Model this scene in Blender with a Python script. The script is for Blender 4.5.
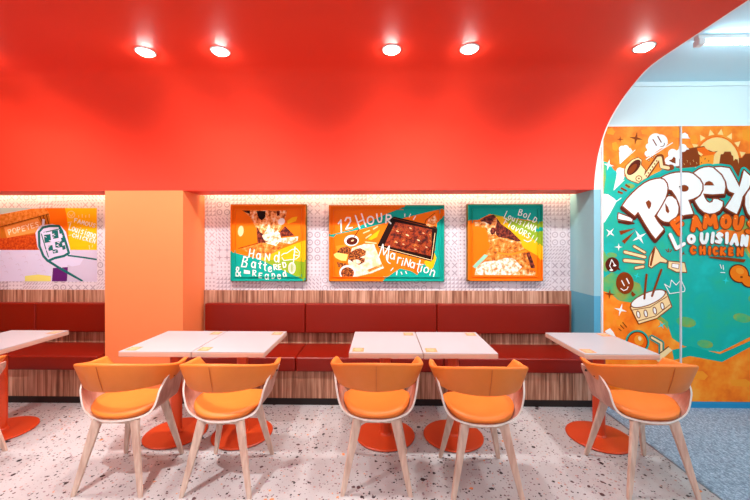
import bpy, bmesh, math, random
from mathutils import Vector, Matrix
random.seed(4)
S = bpy.context.scene
for o in list(bpy.data.objects):
    bpy.data.objects.remove(o)

# ------------------------------------------------------------------ camera
FPX, CX, HY, H = 350.0, 375.0, 243.0, 1.55
YAW = math.radians(1.0)
cd = bpy.data.cameras.new('camera')
cam = bpy.data.objects.new('camera', cd)
S.collection.objects.link(cam)
cam.location = (0, 0, H)
cam.rotation_euler = (math.radians(90), 0, YAW)
cd.sensor_width = 36.0
cd.lens = 36.0 * FPX / 750.0
cd.shift_y = -(250.0 - HY) / 750.0
cd.clip_start = 0.05
S.camera = cam

# ------------------------------------------------------------------ world, exposure, lamps
S.view_settings.view_transform = 'Standard'
S.view_settings.look = 'None'
S.view_settings.gamma = 1.0
S.view_settings.use_curve_mapping = False
S.view_settings.exposure = 0.0
w = bpy.data.worlds.new('world'); S.world = w; w.use_nodes = True
bg = w.node_tree.nodes['Background']
bg.inputs[0].default_value = (0.86, 0.94, 1.0, 1)
bg.inputs[1].default_value = 0.22

def lamp(name, kind, loc, power, color=(1, 1, 1), target=None, **kw):
    l = bpy.data.lights.new(name, kind)
    l.energy = power; l.color = color
    for k, v in kw.items(): setattr(l, k, v)
    o = bpy.data.objects.new(name, l)
    S.collection.objects.link(o); o.location = loc
    if target is not None:
        o.rotation_euler = (Vector(target) - Vector(loc)).to_track_quat('-Z', 'Y').to_euler()
    return o

# area lamp added behind the camera as fill, standing for shop front daylight
lamp('shopfront_fill', 'AREA', (-1.0, -1.7, 1.9), 50, (0.92, 0.97, 1.0), (-1.0, 3.4, 1.3),
     shape='RECTANGLE', size=6.0, size_y=2.2)
lamp('side_room_fill', 'AREA', (3.9, 0.6, 2.2), 40, (0.80, 0.94, 1.0), (3.4, 3.3, 2.0),  # unseen lamp added to brighten the side room, no window there
     shape='RECTANGLE', size=2.2, size_y=1.2)
CEIL = 2.893
DOWN_X = [-3.385, -2.855, -1.655, -1.125, 0.072, 0.61, 1.80]
DOWN_Y = 2.43
for i, x in enumerate(DOWN_X):
    lamp('downlight_lamp', 'SPOT', (x, DOWN_Y, CEIL - 0.03), 94, (1.0, 0.96, 0.92), (x, 3.4, 1.3),
         spot_size=math.radians(122), spot_blend=1.0, shadow_soft_size=0.07)
# the front row of downlights, above and just ahead of the camera; the left one is strong
lamp('front_spot_lamp', 'SPOT', (-1.65, 1.10, CEIL - 0.04), 215, (1.0, 0.97, 0.95), (-1.75, 1.15, 0),
     spot_size=math.radians(86), spot_blend=0.55, shadow_soft_size=0.014)
for x in (0.1, 1.5):
    lamp('front_spot_lamp', 'SPOT', (x, 1.10, CEIL - 0.04), 20, (1.0, 0.94, 0.90), (x, 1.9, 0),
         spot_size=math.radians(120), spot_blend=0.9, shadow_soft_size=0.09)

# ------------------------------------------------------------------ pixel to world helpers (layout only)
cY, sY = math.cos(YAW), math.sin(YAW)
def P(px, py, D):
    u = (px - CX) / FPX
    t = D / (cY + u * sY)
    return (t * (u * cY - sY), H + (HY - py) / FPX * t)
def PX(px, D): return P(px, 0, D)[0]

# ------------------------------------------------------------------ materials
def lin(c):
    r = []
    for v in c:
        v /= 255.0
        r.append(v / 12.92 if v <= .04045 else ((v + .055) / 1.055) ** 2.4)
    return (r[0], r[1], r[2], 1.0)

class NB:
    def __init__(s, name):
        s.m = bpy.data.materials.new(name); s.m.use_nodes = True
        s.nt = s.m.node_tree; s.b = s.nt.nodes['Principled BSDF']
    def node(s, t, **kw):
        n = s.nt.nodes.new(t)
        for k, v in kw.items(): setattr(n, k, v)
        return n
    def put(s, inp, v):
        if v is None: return
        if isinstance(v, bpy.types.NodeSocket): s.nt.links.new(v, inp)
        else: inp.default_value = v
    def math(s, op, a, b=None, c=None):
        n = s.node('ShaderNodeMath', operation=op)
        s.put(n.inputs[0], a); s.put(n.inputs[1], b); s.put(n.inputs[2], c)
        return n.outputs[0]
    def mix(s, f, a, b):
        n = s.node('ShaderNodeMix', data_type='RGBA')
        s.put(n.inputs[0], f); s.put(n.inputs[6], a); s.put(n.inputs[7], b)
        return n.outputs[2]
    def coords(s): return s.node('ShaderNodeTexCoord').outputs['Object']
    def sep(s, v):
        n = s.node('ShaderNodeSeparateXYZ'); s.put(n.inputs[0], v); return n.outputs
    def comb(s, x, y, z):
        n = s.node('ShaderNodeCombineXYZ')
        for i, v in enumerate((x, y, z)): s.put(n.inputs[i], v)
        return n.outputs[0]
    def mapping(s, v, scale):
        n = s.node('ShaderNodeMapping'); s.put(n.inputs[0], v); n.inputs['Scale'].default_value = scale
        return n.outputs[0]
    def noise(s, v, scale, detail=3, rough=.5):
        n = s.node('ShaderNodeTexNoise'); s.put(n.inputs['Vector'], v)
        n.inputs['Scale'].default_value = scale; n.inputs['Detail'].default_value = detail
        n.inputs['Roughness'].default_value = rough
        return n.outputs[0]
    def voro(s, v, scale):
        n = s.node('ShaderNodeTexVoronoi'); s.put(n.inputs['Vector'], v)
        n.inputs['Scale'].default_value = scale
        return n.outputs['Distance'], n.outputs['Color']
    def ramp(s, f, stops, const=False):
        n = s.node('ShaderNodeValToRGB'); s.put(n.inputs[0], f)
        cr = n.color_ramp
        if const: cr.interpolation = 'CONSTANT'
        while len(cr.elements) < len(stops): cr.elements.new(.5)
        for e, (p, c) in zip(cr.elements, stops): e.position = p; e.color = c
        return n.outputs[0]
    def bump(s, h, strength=.2, dist=.01):
        n = s.node('ShaderNodeBump'); n.inputs['Strength'].default_value = strength
        n.inputs['Distance'].default_value = dist; s.put(n.inputs['Height'], h)
        s.nt.links.new(n.outputs[0], s.b.inputs['Normal'])
    def col(s, v): s.put(s.b.inputs['Base Color'], v)
    def rough(s, v): s.put(s.b.inputs['Roughness'], v)

MATS = {}
def plain(name, rgb, rough=.6, vary=.04, scale=6, spec=.5, metal=0):
    """painted / plastic material with a faint mottling"""
    if name in MATS: return MATS[name]
    n = NB(name); c = lin(rgb)
    d = tuple(max(0, v * (1 - 2 * vary)) for v in c[:3]) + (1,)
    n.col(n.mix(n.noise(n.coords(), scale), d, c)); n.rough(rough)
    n.b.inputs['Specular IOR Level'].default_value = spec
    n.b.inputs['Metallic'].default_value = metal
    MATS[name] = n.m
    return n.m
def emit(name, rgb, strength):
    n = NB(name); n.col((0.8, 0.8, 0.8, 1))
    n.b.inputs['Emission Color'].default_value = lin(rgb); n.b.inputs['Emission Strength'].default_value = strength
    return n.m

M_red = plain('red_paint', (228, 56, 34), .5, .02, 1.5, .35)
M_orange = plain('orange_paint', (246, 134, 80), .6, .03, 1.2, .3)
M_pale = plain('pale_mint_paint', (226, 240, 240), .7, .02, 1.5, .2)
M_lblue = plain('light_blue_paint', (140, 196, 212), .6, .02, 2, .25)
M_mblue = plain('mid_blue_paint', (84, 166, 200), .55, .02, 2, .25)
M_ceil2 = plain('blue_grey_ceiling', (200, 234, 246), .8, .02, 2, .2)
M_white = plain('white_trim', (240, 240, 238), .45, .02, 5)
M_skirt = plain('cyan_skirting', (20, 140, 190), .5, .03)
M_black = plain('black_plastic', (20, 16, 16), .6, .1)
M_darkkick = plain('dark_kick', (30, 14, 12), .6, .1)

def terrazzo():
    n = NB('terrazzo'); c = n.coords()
    warp = n.node('ShaderNodeVectorMath', operation='MULTIPLY_ADD')
    nn = n.node('ShaderNodeTexNoise'); n.put(nn.inputs['Vector'], c); nn.inputs['Scale'].default_value = 55
    n.put(warp.inputs[0], nn.outputs['Color']); warp.inputs[1].default_value = (.014, .014, .014); n.put(warp.inputs[2], c)
    v = warp.outputs[0]
    base = n.mix(n.noise(c, 4), lin((184, 186, 188)), lin((200, 201, 203)))
    fine = n.mix(n.noise(c, 130, 2), lin((166, 166, 168)), lin((212, 213, 215)))
    base = n.mix(.45, base, fine)
    out = base
    for scale, thr, stops in (
        (58, .40, [(0, lin((44, 36, 44))), (.3, lin((96, 70, 74))), (.5, lin((150, 130, 138))), (.75, lin((190, 150, 142))), (.97, lin((226, 150, 96)))]),
        (26, .42, [(0, lin((38, 30, 36))), (.45, lin((88, 62, 66))), (.7, lin((170, 155, 165))), (.96, lin((230, 140, 80)))])):
        dist, colr = n.voro(v, scale)
        s = n.sep(colr)
        size = n.math('MULTIPLY', n.math('POWER', s[1], 1.6), thr)
        size = n.math('ADD', size, thr * .22)
        keep = n.math('GREATER_THAN', s[2], .30 if scale > 40 else .58)
        mask = n.math('MULTIPLY', n.math('LESS_THAN', dist, size), keep)
        out = n.mix(mask, out, n.ramp(s[0], stops, True))
    # joints of the big slabs
    n.col(out); n.rough(.38); n.b.inputs['Specular IOR Level'].default_value = .35
    return n.m
def grey_tile():
    n = NB('blue_grey_vinyl'); c = n.coords()
    st = n.mapping(c, (60, 22, 1))
    a = n.noise(st, 1.0, 4, .7)
    b = n.noise(c, 75, 3, .7)
    col = n.ramp(n.math('ADD', n.math('MULTIPLY', a, .5), n.math('MULTIPLY', b, .5)),
                 [(.36, lin((76, 96, 118))), (.46, lin((116, 142, 164))), (.54, lin((148, 176, 198))), (.62, lin((186, 208, 226)))])
    n.col(col); n.rough(.6)
    return n.m
def zebra_wood():
    n = NB('zebra_wood'); c = n.coords()
    a = n.noise(n.mapping(c, (34, 34, 1.1)), 1.0, 4, .65)
    b = n.noise(n.mapping(c, (110, 110, 2.5)), 1.0, 3, .6)
    d = n.noise(n.mapping(c, (7, 7, .5)), 1.0, 2, .5)
    f = n.math('ADD', n.math('MULTIPLY', a, .55), n.math('ADD', n.math('MULTIPLY', b, .25), n.math('MULTIPLY', d, .2)))
    n.col(n.ramp(f, [(.36, lin((96, 58, 42))), (.45, lin((146, 98, 76))), (.52, lin((182, 134, 108))), (.60, lin((216, 174, 150)))]))
    n.rough(.5); n.b.inputs['Specular IOR Level'].default_value = .3
    return n.m
def ash_wood(name, dark, light, sx=30):
    n = NB(name); c = n.coords()
    a = n.noise(n.mapping(c, (sx, sx, 3)), 1.0, 3, .6)
    n.col(n.ramp(a, [(.35, lin(dark)), (.65, lin(light))])); n.rough(.5)
    return n.m
def fabric(name, rgb, rough=.5):
    n = NB(name); c = n.coords(); k = lin(rgb)
    n.col(n.mix(n.noise(c, 18, 3), tuple(v * .92 for v in k[:3]) + (1,), k)); n.rough(rough)
    n.bump(n.noise(c, 260, 2), .12, .002)
    n.b.inputs['Specular IOR Level'].default_value = .35
    return n.m
def patterned_tile():
    """patchwork of 16 cm cement tiles with pale geometric motifs"""
    n = NB('patterned_tiles'); c = n.coords(); x, y, z = n.sep(c)
    T = .165
    X = n.math('DIVIDE', n.math('ADD', x, 30.02), T); Z = n.math('DIVIDE', n.math('ADD', z, 30.0), T)
    ix, iz = n.math('FLOOR', X), n.math('FLOOR', Z)
    fx, fz = n.math('FRACT', X), n.math('FRACT', Z)
    wn = n.node('ShaderNodeTexWhiteNoise', noise_dimensions='2D'); n.put(wn.inputs['Vector'], n.comb(ix, iz, 0.0))
    r = wn.outputs['Value']
    r2 = n.sep(wn.outputs['Color'])[1]
    def cell(k):
        a = n.math('SUBTRACT', n.math('FRACT', n.math('MULTIPLY', fx, float(k))), .5)
        b = n.math('SUBTRACT', n.math('FRACT', n.math('MULTIPLY', fz, float(k))), .5)
        return a, b
    def rad(a, b): return n.math('SQRT', n.math('ADD', n.math('MULTIPLY', a, a), n.math('MULTIPLY', b, b)))
    a2, b2 = cell(2); a4, b4 = cell(4)
    rr = rad(a2, b2)
    ring = n.math('LESS_THAN', n.math('ABSOLUTE', n.math('SUBTRACT', rr, .33)), .075)
    ring = n.math('MAXIMUM', ring, n.math('LESS_THAN', rr, .08))
    ab, bb = n.math('ABSOLUTE', a2), n.math('ABSOLUTE', b2)
    cross = n.math('MULTIPLY', n.math('LESS_THAN', n.math('ABSOLUTE', n.math('SUBTRACT', ab, bb)), .1), n.math('LESS_THAN', n.math('MAXIMUM', ab, bb), .36))
    diag = n.math('LESS_THAN', n.math('FRACT', n.math('MULTIPLY', n.math('ADD', fx, fz), 4.0)), .42)
    dots = n.math('LESS_THAN', n.math('ADD', n.math('ABSOLUTE', a4), n.math('ABSOLUTE', b4)), .3)
    dash = n.math('MULTIPLY', diag, n.math('GREATER_THAN', n.math('ABSOLUTE', a4), .18))
    dash2 = n.math('MULTIPLY', n.math('LESS_THAN', n.math('FRACT', n.math('MULTIPLY', n.math('SUBTRACT', fx, fz), 5.0)), .4), n.math('GREATER_THAN', n.math('ABSOLUTE', b4), .16))
    tri = n.math('GREATER_THAN', a4, b4)
    big = n.math('LESS_THAN', n.math('ABSOLUTE', n.math('SUBTRACT', fx, fz)), .22)
    star = n.math('LESS_THAN', n.math('MULTIPLY', ab, bb), .012)
    star = n.math('MULTIPLY', star, n.math('LESS_THAN', n.math('MAXIMUM', ab, bb), .44))
    out = ring; 
    for t, m in ((.13, cross), (.28, dash), (.46, dots), (.62, tri), (.78, dash2), (.88, star), (.96, cross)):
        g = n.math('GREATER_THAN', r, t)
        # out = mix(out, m, g)
        out = n.math('ADD', n.math('MULTIPLY', out, n.math('SUBTRACT', 1.0, g)), n.math('MULTIPLY', m, g))
    base = n.mix(r2, lin((214, 208, 216)), lin((226, 222, 230)))
    ink = n.mix(r2, lin((170, 160, 172)), lin((192, 183, 195)))
    joint = n.math('LESS_THAN', n.math('MINIMUM', fx, fz), .02)
    n.col(n.mix(n.math('MAXIMUM', out, n.math('MULTIPLY', joint, .5)), base, ink)); n.rough(.45)
    n.b.inputs['Specular IOR Level'].default_value = .3
    return n.m
def mottled(name, stops, scale=20, detail=4, rough=.5, aniso=(1, 1, 1)):
    n = NB(name)
    n.col(n.ramp(n.noise(n.mapping(n.coords(), aniso), scale, detail, .6), [(p, lin(c)) for p, c in stops])); n.rough(rough)
    n.b.inputs['Specular IOR Level'].default_value = .25
    return n.m

M_terr = terrazzo(); M_grey = grey_tile(); M_zebra = zebra_wood(); M_tile = patterned_tile()
M_ash = ash_wood('ash_wood', (200, 164, 146), (228, 202, 184))
M_walnut = ash_wood('pink_veneer', (176, 128, 112), (208, 164, 146), 22)
M_edge = ash_wood('pale_ply_edge', (240, 226, 214), (250, 242, 234))
M_orleather = fabric('orange_leather', (236, 130, 50), .42)
M_red_vinyl = fabric('oxblood_vinyl', (128, 20, 3), .36)
M_pedestal = plain('orange_red_metal', (216, 74, 28), .4, .03)
M_top = plain('white_laminate', (182, 182, 188), .35, .02)
M_topedge = plain('laminate_edge', (214, 186, 168), .5, .05, 30)

# ------------------------------------------------------------------ mesh helpers
def link(name, bm, mats, parent=None, smooth=False):
    me = bpy.data.meshes.new(name); bm.normal_update(); bm.to_mesh(me); bm.free()
    for m in (mats if isinstance(mats, (list, tuple)) else [mats]): me.materials.append(m)
    if smooth:
        for p in me.polygons: p.use_smooth = True
    o = bpy.data.objects.new(name, me); S.collection.objects.link(o)
    if parent is not None: o.parent = parent
    return o
def tag(o, label=None, cat=None, group=None, kind=None):
    if label: o['label'] = label
    if cat: o['category'] = cat
    if group: o['group'] = group
    if kind: o['kind'] = kind
    return o
def thing(name, label, cat, loc=(0, 0, 0), group=None):
    o = bpy.data.objects.new(name, None); S.collection.objects.link(o); o.location = loc
    o.empty_display_size = .1
    return tag(o, label, cat, group)
def box(bm, x0, x1, y0, y1, z0, z1, mi=0, bev=0, seg=2):
    r = bmesh.ops.create_cube(bm, size=1)
    vs = r['verts']
    for v in vs:
        v.co = Vector(((x0 + x1) / 2 + v.co.x * (x1 - x0), (y0 + y1) / 2 + v.co.y * (y1 - y0), (z0 + z1) / 2 + v.co.z * (z1 - z0)))
    fs = set(f for v in vs for f in v.link_faces)
    for f in fs: f.material_index = mi
    if bev:
        es = list(set(e for v in vs for e in v.link_edges))
        bmesh.ops.bevel(bm, geom=es, offset=bev, segments=seg, affect='EDGES', profile=.5, material=mi)
def bx(name, dims, mat, parent=None, bev=0, seg=2, smooth=False):
    bm = bmesh.new(); box(bm, *dims, bev=bev, seg=seg)
    o = link(name, bm, mat, parent, smooth)
    return o
def lathe(bm, prof, n=40, c=(0, 0, 0), mi=0, close=True):
    rings = []
    for r, z in prof:
        if r < 1e-6: rings.append([bm.verts.new((c[0], c[1], c[2] + z))])
        else: rings.append([bm.verts.new((c[0] + r * math.cos(2 * math.pi * k / n), c[1] + r * math.sin(2 * math.pi * k / n), c[2] + z)) for k in range(n)])
    for a, b in zip(rings, rings[1:]):
        for k in range(n):
            k2 = (k + 1) % n
            if len(a) == 1: f = bm.faces.new((a[0], b[k2], b[k]))
            elif len(b) == 1: f = bm.faces.new((a[k], a[k2], b[0]))
            else: f = bm.faces.new((a[k], a[k2], b[k2], b[k]))
            f.material_index = mi
def prism_xz(bm, pts, y0, y1, mi=0):
    """pts: (x,z) outline, extruded from y0 to y1"""
    a = [bm.verts.new((x, y0, z)) for x, z in pts]; b = [bm.verts.new((x, y1, z)) for x, z in pts]
    n = len(pts)
    fs = [bm.faces.new(a), bm.faces.new(list(reversed(b)))]
    for k in range(n): fs.append(bm.faces.new((a[k], b[k], b[(k + 1) % n], a[(k + 1) % n])))
    for f in fs: f.material_index = mi
    return fs
def structure(o, label=None):
    o['kind'] = 'structure'
    if label: o['label'] = label
    return o

# ------------------------------------------------------------------ the room
D1, D2 = 3.37, 3.79
XR = PX(594, D1)                 # right end of the red ceiling and of the seating niche
ZN = P(380, 190, D1)[1]          # underside of the red bulkhead
XL = -4.9                        # left wall, out of frame
XB = XR + .03                    # terrazzo / vinyl border
XRR = 5.6
YF = -1.9
CA, CB = PX(105, D1), PX(183, D1)   # orange pillar

bm = bmesh.new(); box(bm, XL, XB, YF, D2 + .1, -.08, 0)
structure(link('floor', bm, M_terr), 'terrazzo floor with dark and orange chips')
bm = bmesh.new(); box(bm, XB, XRR, YF, D1 + .1, -.08, 0)
structure(link('floor', bm, M_grey), 'speckled blue grey floor on the right')
# floor joints
jb = bmesh.new()
box(jb, XB - .006, XB + .006, YF, D1, -.002, .0012)
structure(link('trim_1', jb, plain('steel_strip', (130, 138, 150), .35, .03, 9, .5, .4)), 'thin metal strip between the two floors')

bm = bmesh.new(); box(bm, XL, XR, D2, D2 + .1, 1.0, 2.4)
structure(link('wall_back', bm, M_tile), 'pale patterned tile wall of the seating niche')
bm = bmesh.new(); box(bm, XL, XR, D2 - .02, D2 + .1, 0, 1.037)
structure(link('trim_2', bm, M_zebra), 'striped wood panelling under the tiles')
# pillar
bm = bmesh.new(); box(bm, CA, CB, D1, D2, 0, ZN)
structure(link('wall_pillar', bm, M_orange), 'orange pillar dividing the two niches')
# right room wall, carrying the niche side; painted in three bands
ZS = P(598, 296, D1)[1]
bm = bmesh.new()
ZC2 = P(700, 82, D1)[1]
box(bm, XR, XRR, D1, D2 + .1, 0, ZS, 2)
box(bm, XR, XRR, D1, D2 + .1, ZS, ZN, 1)
box(bm, XR, XRR, D1, D2 + .1, ZN, ZC2 + .1, 0)
structure(link('wall_right', bm, [M_pale, M_lblue, M_mblue]), 'pale wall painted light and mid blue lower down')
bm = bmesh.new(); box(bm, XR + .01, XRR, YF, D1, ZC2, ZC2 + .1)
structure(link('ceiling', bm, M_ceil2), 'flat blue grey ceiling of the side room')
bm = bmesh.new(); box(bm, XR + .02, XRR, D1 - .02, D1 - .0005, ZC2 - .045, ZC2 - .0005, bev=.004)
structure(link('trim_3', bm, M_pale), 'slim cornice under the side ceiling')
bm = bmesh.new(); box(bm, XRR, XRR + .1, YF, D1 + .1, 0, ZC2 + .1)
structure(link('wall_side', bm, M_pale), 'pale side wall')
bm = bmesh.new(); box(bm, XL - .1, XL, YF, D2 + .1, 0, CEIL + .1)
structure(link('wall_left', bm, M_orange), 'orange side wall')

# red ceiling that curves down into the bulkhead
prof = [(YF, CEIL), (2.50, CEIL), (2.62, 2.890), (2.70, 2.880), (2.765, 2.862), (2.823, 2.838), (2.91, 2.800), (3.0, 2.750), (3.10, 2.680), (3.186, 2.600), (3.255, 2.497), (3.31, 2.375), (3.345, 2.25), (3.363, 2.15), (D1, ZN)]
def smooth_prof(p, it=3):
    for _ in range(it):
        q = [p[0]]
        for a, b in zip(p, p[1:]):
            q += [(a[0] * .75 + b[0] * .25, a[1] * .75 + b[1] * .25), (a[0] * .25 + b[0] * .75, a[1] * .25 + b[1] * .75)]
        p = q + [p[-1]]
    return p
sp = smooth_prof(prof, 2)
SLOT = 3.685
outer = [(SLOT, ZN), (SLOT, ZN + .05), (3.44, ZN + .06), (3.44, 3.06), (YF, 3.06)]
bm = bmesh.new()
ring = sp + outer
a = [bm.verts.new((XL, y, z)) for y, z in ring]; b = [bm.verts.new((XR, y, z)) for y, z in ring]
bm.faces.new(a); bm.faces.new(list(reversed(b)))
for k in range(len(ring)):
    bm.faces.new((a[k], b[k], b[(k + 1) % len(ring)], a[(k + 1) % len(ring)]))
bmesh.ops.recalc_face_normals(bm, faces=bm.faces)
o = structure(link('ceiling', bm, M_red), 'red ceiling curving down into a bulkhead')
for p in o.data.polygons:
    if abs(p.normal.x) < .5: p.use_smooth = True
for e in o.data.edges: pass
try:
    o.data.set_sharp_from_angle(angle=math.radians(25))
except Exception: pass
# white edge bead following the curve
bm = bmesh.new()
prev = None
first = [q for q in sp if q[0] > YF]
for q in [(YF, CEIL)] + first:
    y, z = q
    va = [bm.verts.new((XR + dx, y, z + dz)) for dx, dz in ((.0005, 0), (.012, 0), (.012, .012), (.0005, .012))]
    if prev:
        for k in range(4): bm.faces.new((prev[k], prev[(k + 1) % 4], va[(k + 1) % 4], va[k]))
    prev = va
structure(link('trim_4', bm, M_white), 'white bead along the curved edge of the red ceiling')
# top of the niche slot
bm = bmesh.new(); box(bm, XL, XR, 3.44, D2, 2.30, 2.36)
structure(link('ceiling', bm, M_pale), 'pale closing board above the niche light slot')

# hidden LED profile shining down the tiles
def led(x0, x1, label):
    t = thing('light_strip', label, 'light strip', ((x0 + x1) / 2, 3.70, ZN + .105), 'hidden light strips above the niches')
    hx = (x1 - x0) / 2
    bx('housing', (-hx, hx, -.012, .028, .012, .03), M_white, t)
    bx('diffuser', (-hx + .005, hx - .005, -.008, .024, 0, .012), emit_led, t)
    return t
emit_led = emit('warm_led', (255, 226, 178), 34)
led(CB + .01, XR - .01, 'warm light strip hidden above the tiles of the long right niche')
led(-4.7, CA - .01, 'warm light strip hidden above the tiles of the left niche')

# ------------------------------------------------------------------ downlights
M_bulb = emit('downlight_glow', (255, 246, 240), 220)
def downlight(label):
    t = thing('ceiling_downlight', label, 'ceiling light', (0, 0, 0), 'recessed downlights in the red ceiling')
    bm = bmesh.new(); lathe(bm, [(.050, -.0005), (.053, -.007), (.064, -.006), (.068, -.0005)], 32)
    link('trim_ring', bm, M_white, t, True)
    bm = bmesh.new(); lathe(bm, [(0, -.024), (.02, -.0225), (.038, -.017), (.048, -.008), (.05, -.0005)], 32)
    link('lamp_lens', bm, M_bulb, t, True)
    return t
def dup(root, loc, label=None, group=None):
    r = root.copy(); S.collection.objects.link(r); r.location = loc
    if label: r['label'] = label
    if group: r['group'] = group
    for ch in list(root.children):
        c = ch.copy(); S.collection.objects.link(c); c.parent = r
        for g in list(ch.children):
            d = g.copy(); S.collection.objects.link(d); d.parent = c
    return r
dl_labels = ['white downlight in the red ceiling, near the left side wall',
             'white downlight in the red ceiling, above the bench left of the pillar',
             'white downlight in the red ceiling, farthest left of the five in the photo',
             'white downlight in the red ceiling, above the square picture beside the pillar',
             'white downlight in the red ceiling, above the wide picture with the food tray',
             'white downlight in the red ceiling, between the wide picture and the right hand picture',
             'white downlight in the red ceiling, beside the curved white edge on the right']
d0 = downlight(dl_labels[0]); d0.location = (DOWN_X[0], DOWN_Y, CEIL)
for x, lb in list(zip(DOWN_X, dl_labels))[1:]: dup(d0, (x, DOWN_Y, CEIL), lb)
for x, lb in ((-1.65, 'white downlight of the row nearer the shop front, left one'), (.1, 'white downlight of the row nearer the shop front, middle one'), (1.5, 'white downlight of the row nearer the shop front, right one')):
    dup(d0, (x, 1.10, CEIL), lb, 'front row downlights')

# fluorescent batten
TY = 2.62; TX = PX(696, TY)
t = thing('tube_light', 'slim white tube light fixed to the side room ceiling above the mural', 'ceiling light', (TX, TY, ZC2))
bx('housing', (0, 1.25, -.02, .02, -.03, -.0005), M_white, t, bev=.004)
bx('end_cap', (0, .05, -.028, .028, -.075, -.031), M_white, t, bev=.006)
bx('end_cap', (1.2, 1.25, -.028, .028, -.075, -.031), M_white, t, bev=.006)
bm = bmesh.new(); lathe(bm, [(0, .051), (.013, .051), (.013, 1.199), (0, 1.199)], 20)
bmesh.ops.rotate(bm, verts=bm.verts, cent=(0, 0, 0), matrix=Matrix.Rotation(math.radians(90), 3, 'Y'))
bmesh.ops.translate(bm, verts=bm.verts, vec=(0, 0, -.052))
link('tube', bm, emit('tube_glow', (215, 242, 255), 30), t, True)

# ------------------------------------------------------------------ benches
def bench(name, label, x0, x1, seams, open_left=False):
    t = thing(name, label, 'bench', ((x0 + x1) / 2, D1, 0), 'built-in benches')
    ox, oy = (x0 + x1) / 2, D1
    def B(n, d, m, bev=0, seg=2, smooth=False):
        return bx(n, (d[0] - ox, d[1] - ox, d[2] - oy, d[3] - oy, d[4], d[5]), m, t, bev, seg, smooth)
    fy = 3.285
    B('base_panel', (x0, x1, fy + .03, fy + .05, .075, .332), M_zebra)
    B('seat_board', (x0, x1, fy + .051, D2 - .022, .30, .333), M_zebra)
    B('toe_kick', (x0, x1, fy + .055, fy + .075, 0, .299), M_darkkick)
    xs = [x0 + .003] + seams + [x1 - .003]
    for a, b in zip(xs, xs[1:]):
        B('seat_cushion', (a + .002, b - .002, fy, D2 - .025, .335, .470), M_red_vinyl, .014, 3)
    xs = [x0 + .04] + seams + [x1 - .045]
    for a, b in zip(xs, xs[1:]):
        B('backrest_cushion', (a + .002, b - .002, 3.70, D2 - .021, .593, .905), M_red_vinyl, .014, 3)
    return t
bench('bench', 'long oxblood bench in the niche right of the pillar, under three framed pictures', CB + .001, XR - .001, [PX(305, 3.70), PX(437, 3.70)])
bench('bench', 'oxblood bench in the niche left of the pillar, under the painted wall graphic', -4.85, CA - .001, [-3.72])

# ------------------------------------------------------------------ tables
TBZ = .75
def table():
    t = thing('cafe_table', '', 'table')
    hw, hd = .270, .305
    bm = bmesh.new()
    box(bm, -hw, hw, -hd, hd, TBZ - .040, TBZ - .004, 1, .006)
    box(bm, -hw + .001, hw - .001, -hd + .001, hd - .001, TBZ - .0045, TBZ, 0, .0012, 1)
    link('tabletop', bm, [M_top, M_topedge], t)
    bm = bmesh.new(); lathe(bm, [(0, .014), (.056, .014), (.05, .03), (.044, .036), (.044, TBZ - .06), (0, TBZ - .06)], 32)
    bmesh.ops.translate(bm, verts=bm.verts, vec=(0, -.03, 0))
    o = link('pedestal', bm, M_pedestal, t, True); o.data.set_sharp_from_angle(angle=.6)
    bm = bmesh.new(); lathe(bm, [(0, .0), (.225, 0), (.225, .004)], 56, mi=1); lathe(bm, [(.225, .004), (.235, .0055), (.236, .012), (.23, .017), (.06, .022), (0, .022)], 56, mi=0)
    bmesh.ops.translate(bm, verts=bm.verts, vec=(0, -.03, 0))
    o = link('base_disc', bm, [M_pedestal, M_black], t, True); o.data.set_sharp_from_angle(angle=.6)
    bm = bmesh.new(); box(bm, -.2, .2, -.02, .02, TBZ - .0595, TBZ - .0405); box(bm, -.02, .02, -.2, .2, TBZ - .0593, TBZ - .0407)
    link('top_bracket', bm, M_black, t)
    for sx, sy in ((-1, -1), (1, 1)):
        bm = bmesh.new()
        cx, cy = sx * (hw - .065), sy * (hd - .075)
        box(bm, cx - .042, cx + .042, cy - .045, cy + .045, TBZ, TBZ + .0008)
        for k, wv in enumerate((.026, .032, .020)):    # faint lines of print
            yy = cy + .024 - k * .022
            box(bm, cx - wv, cx + wv, yy - .004, yy + .004, TBZ + .0008, TBZ + .0012, 1)
        link('sticker', bm, [plain('orange_sticker', (238, 150, 92), .5), plain('sticker_print', (250, 206, 170), .5)], t)
    return t
TC = 2.85
tx = [-3.126, -1.667, -1.123, .034, .578, 1.735]
tl = ['white cafe table cut off by the left edge of the photo',
      'white cafe table in front of the orange pillar, left of its joined pair',
      'white cafe table just right of the pillar, right half of the pair by the pillar',
      'white cafe table under the wide food picture, left half of the middle pair',
      'white cafe table right half of the middle pair, nearer the blue wall end',
      'white cafe table alone at the right end of the bench by the mural']
t0 = table(); t0['label'] = tl[0]; t0['group'] = 'white cafe tables'; t0.location = (tx[0], TC, 0)
for x, lb in list(zip(tx, tl))[1:]: dup(t0, (x, TC, 0), lb)

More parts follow.
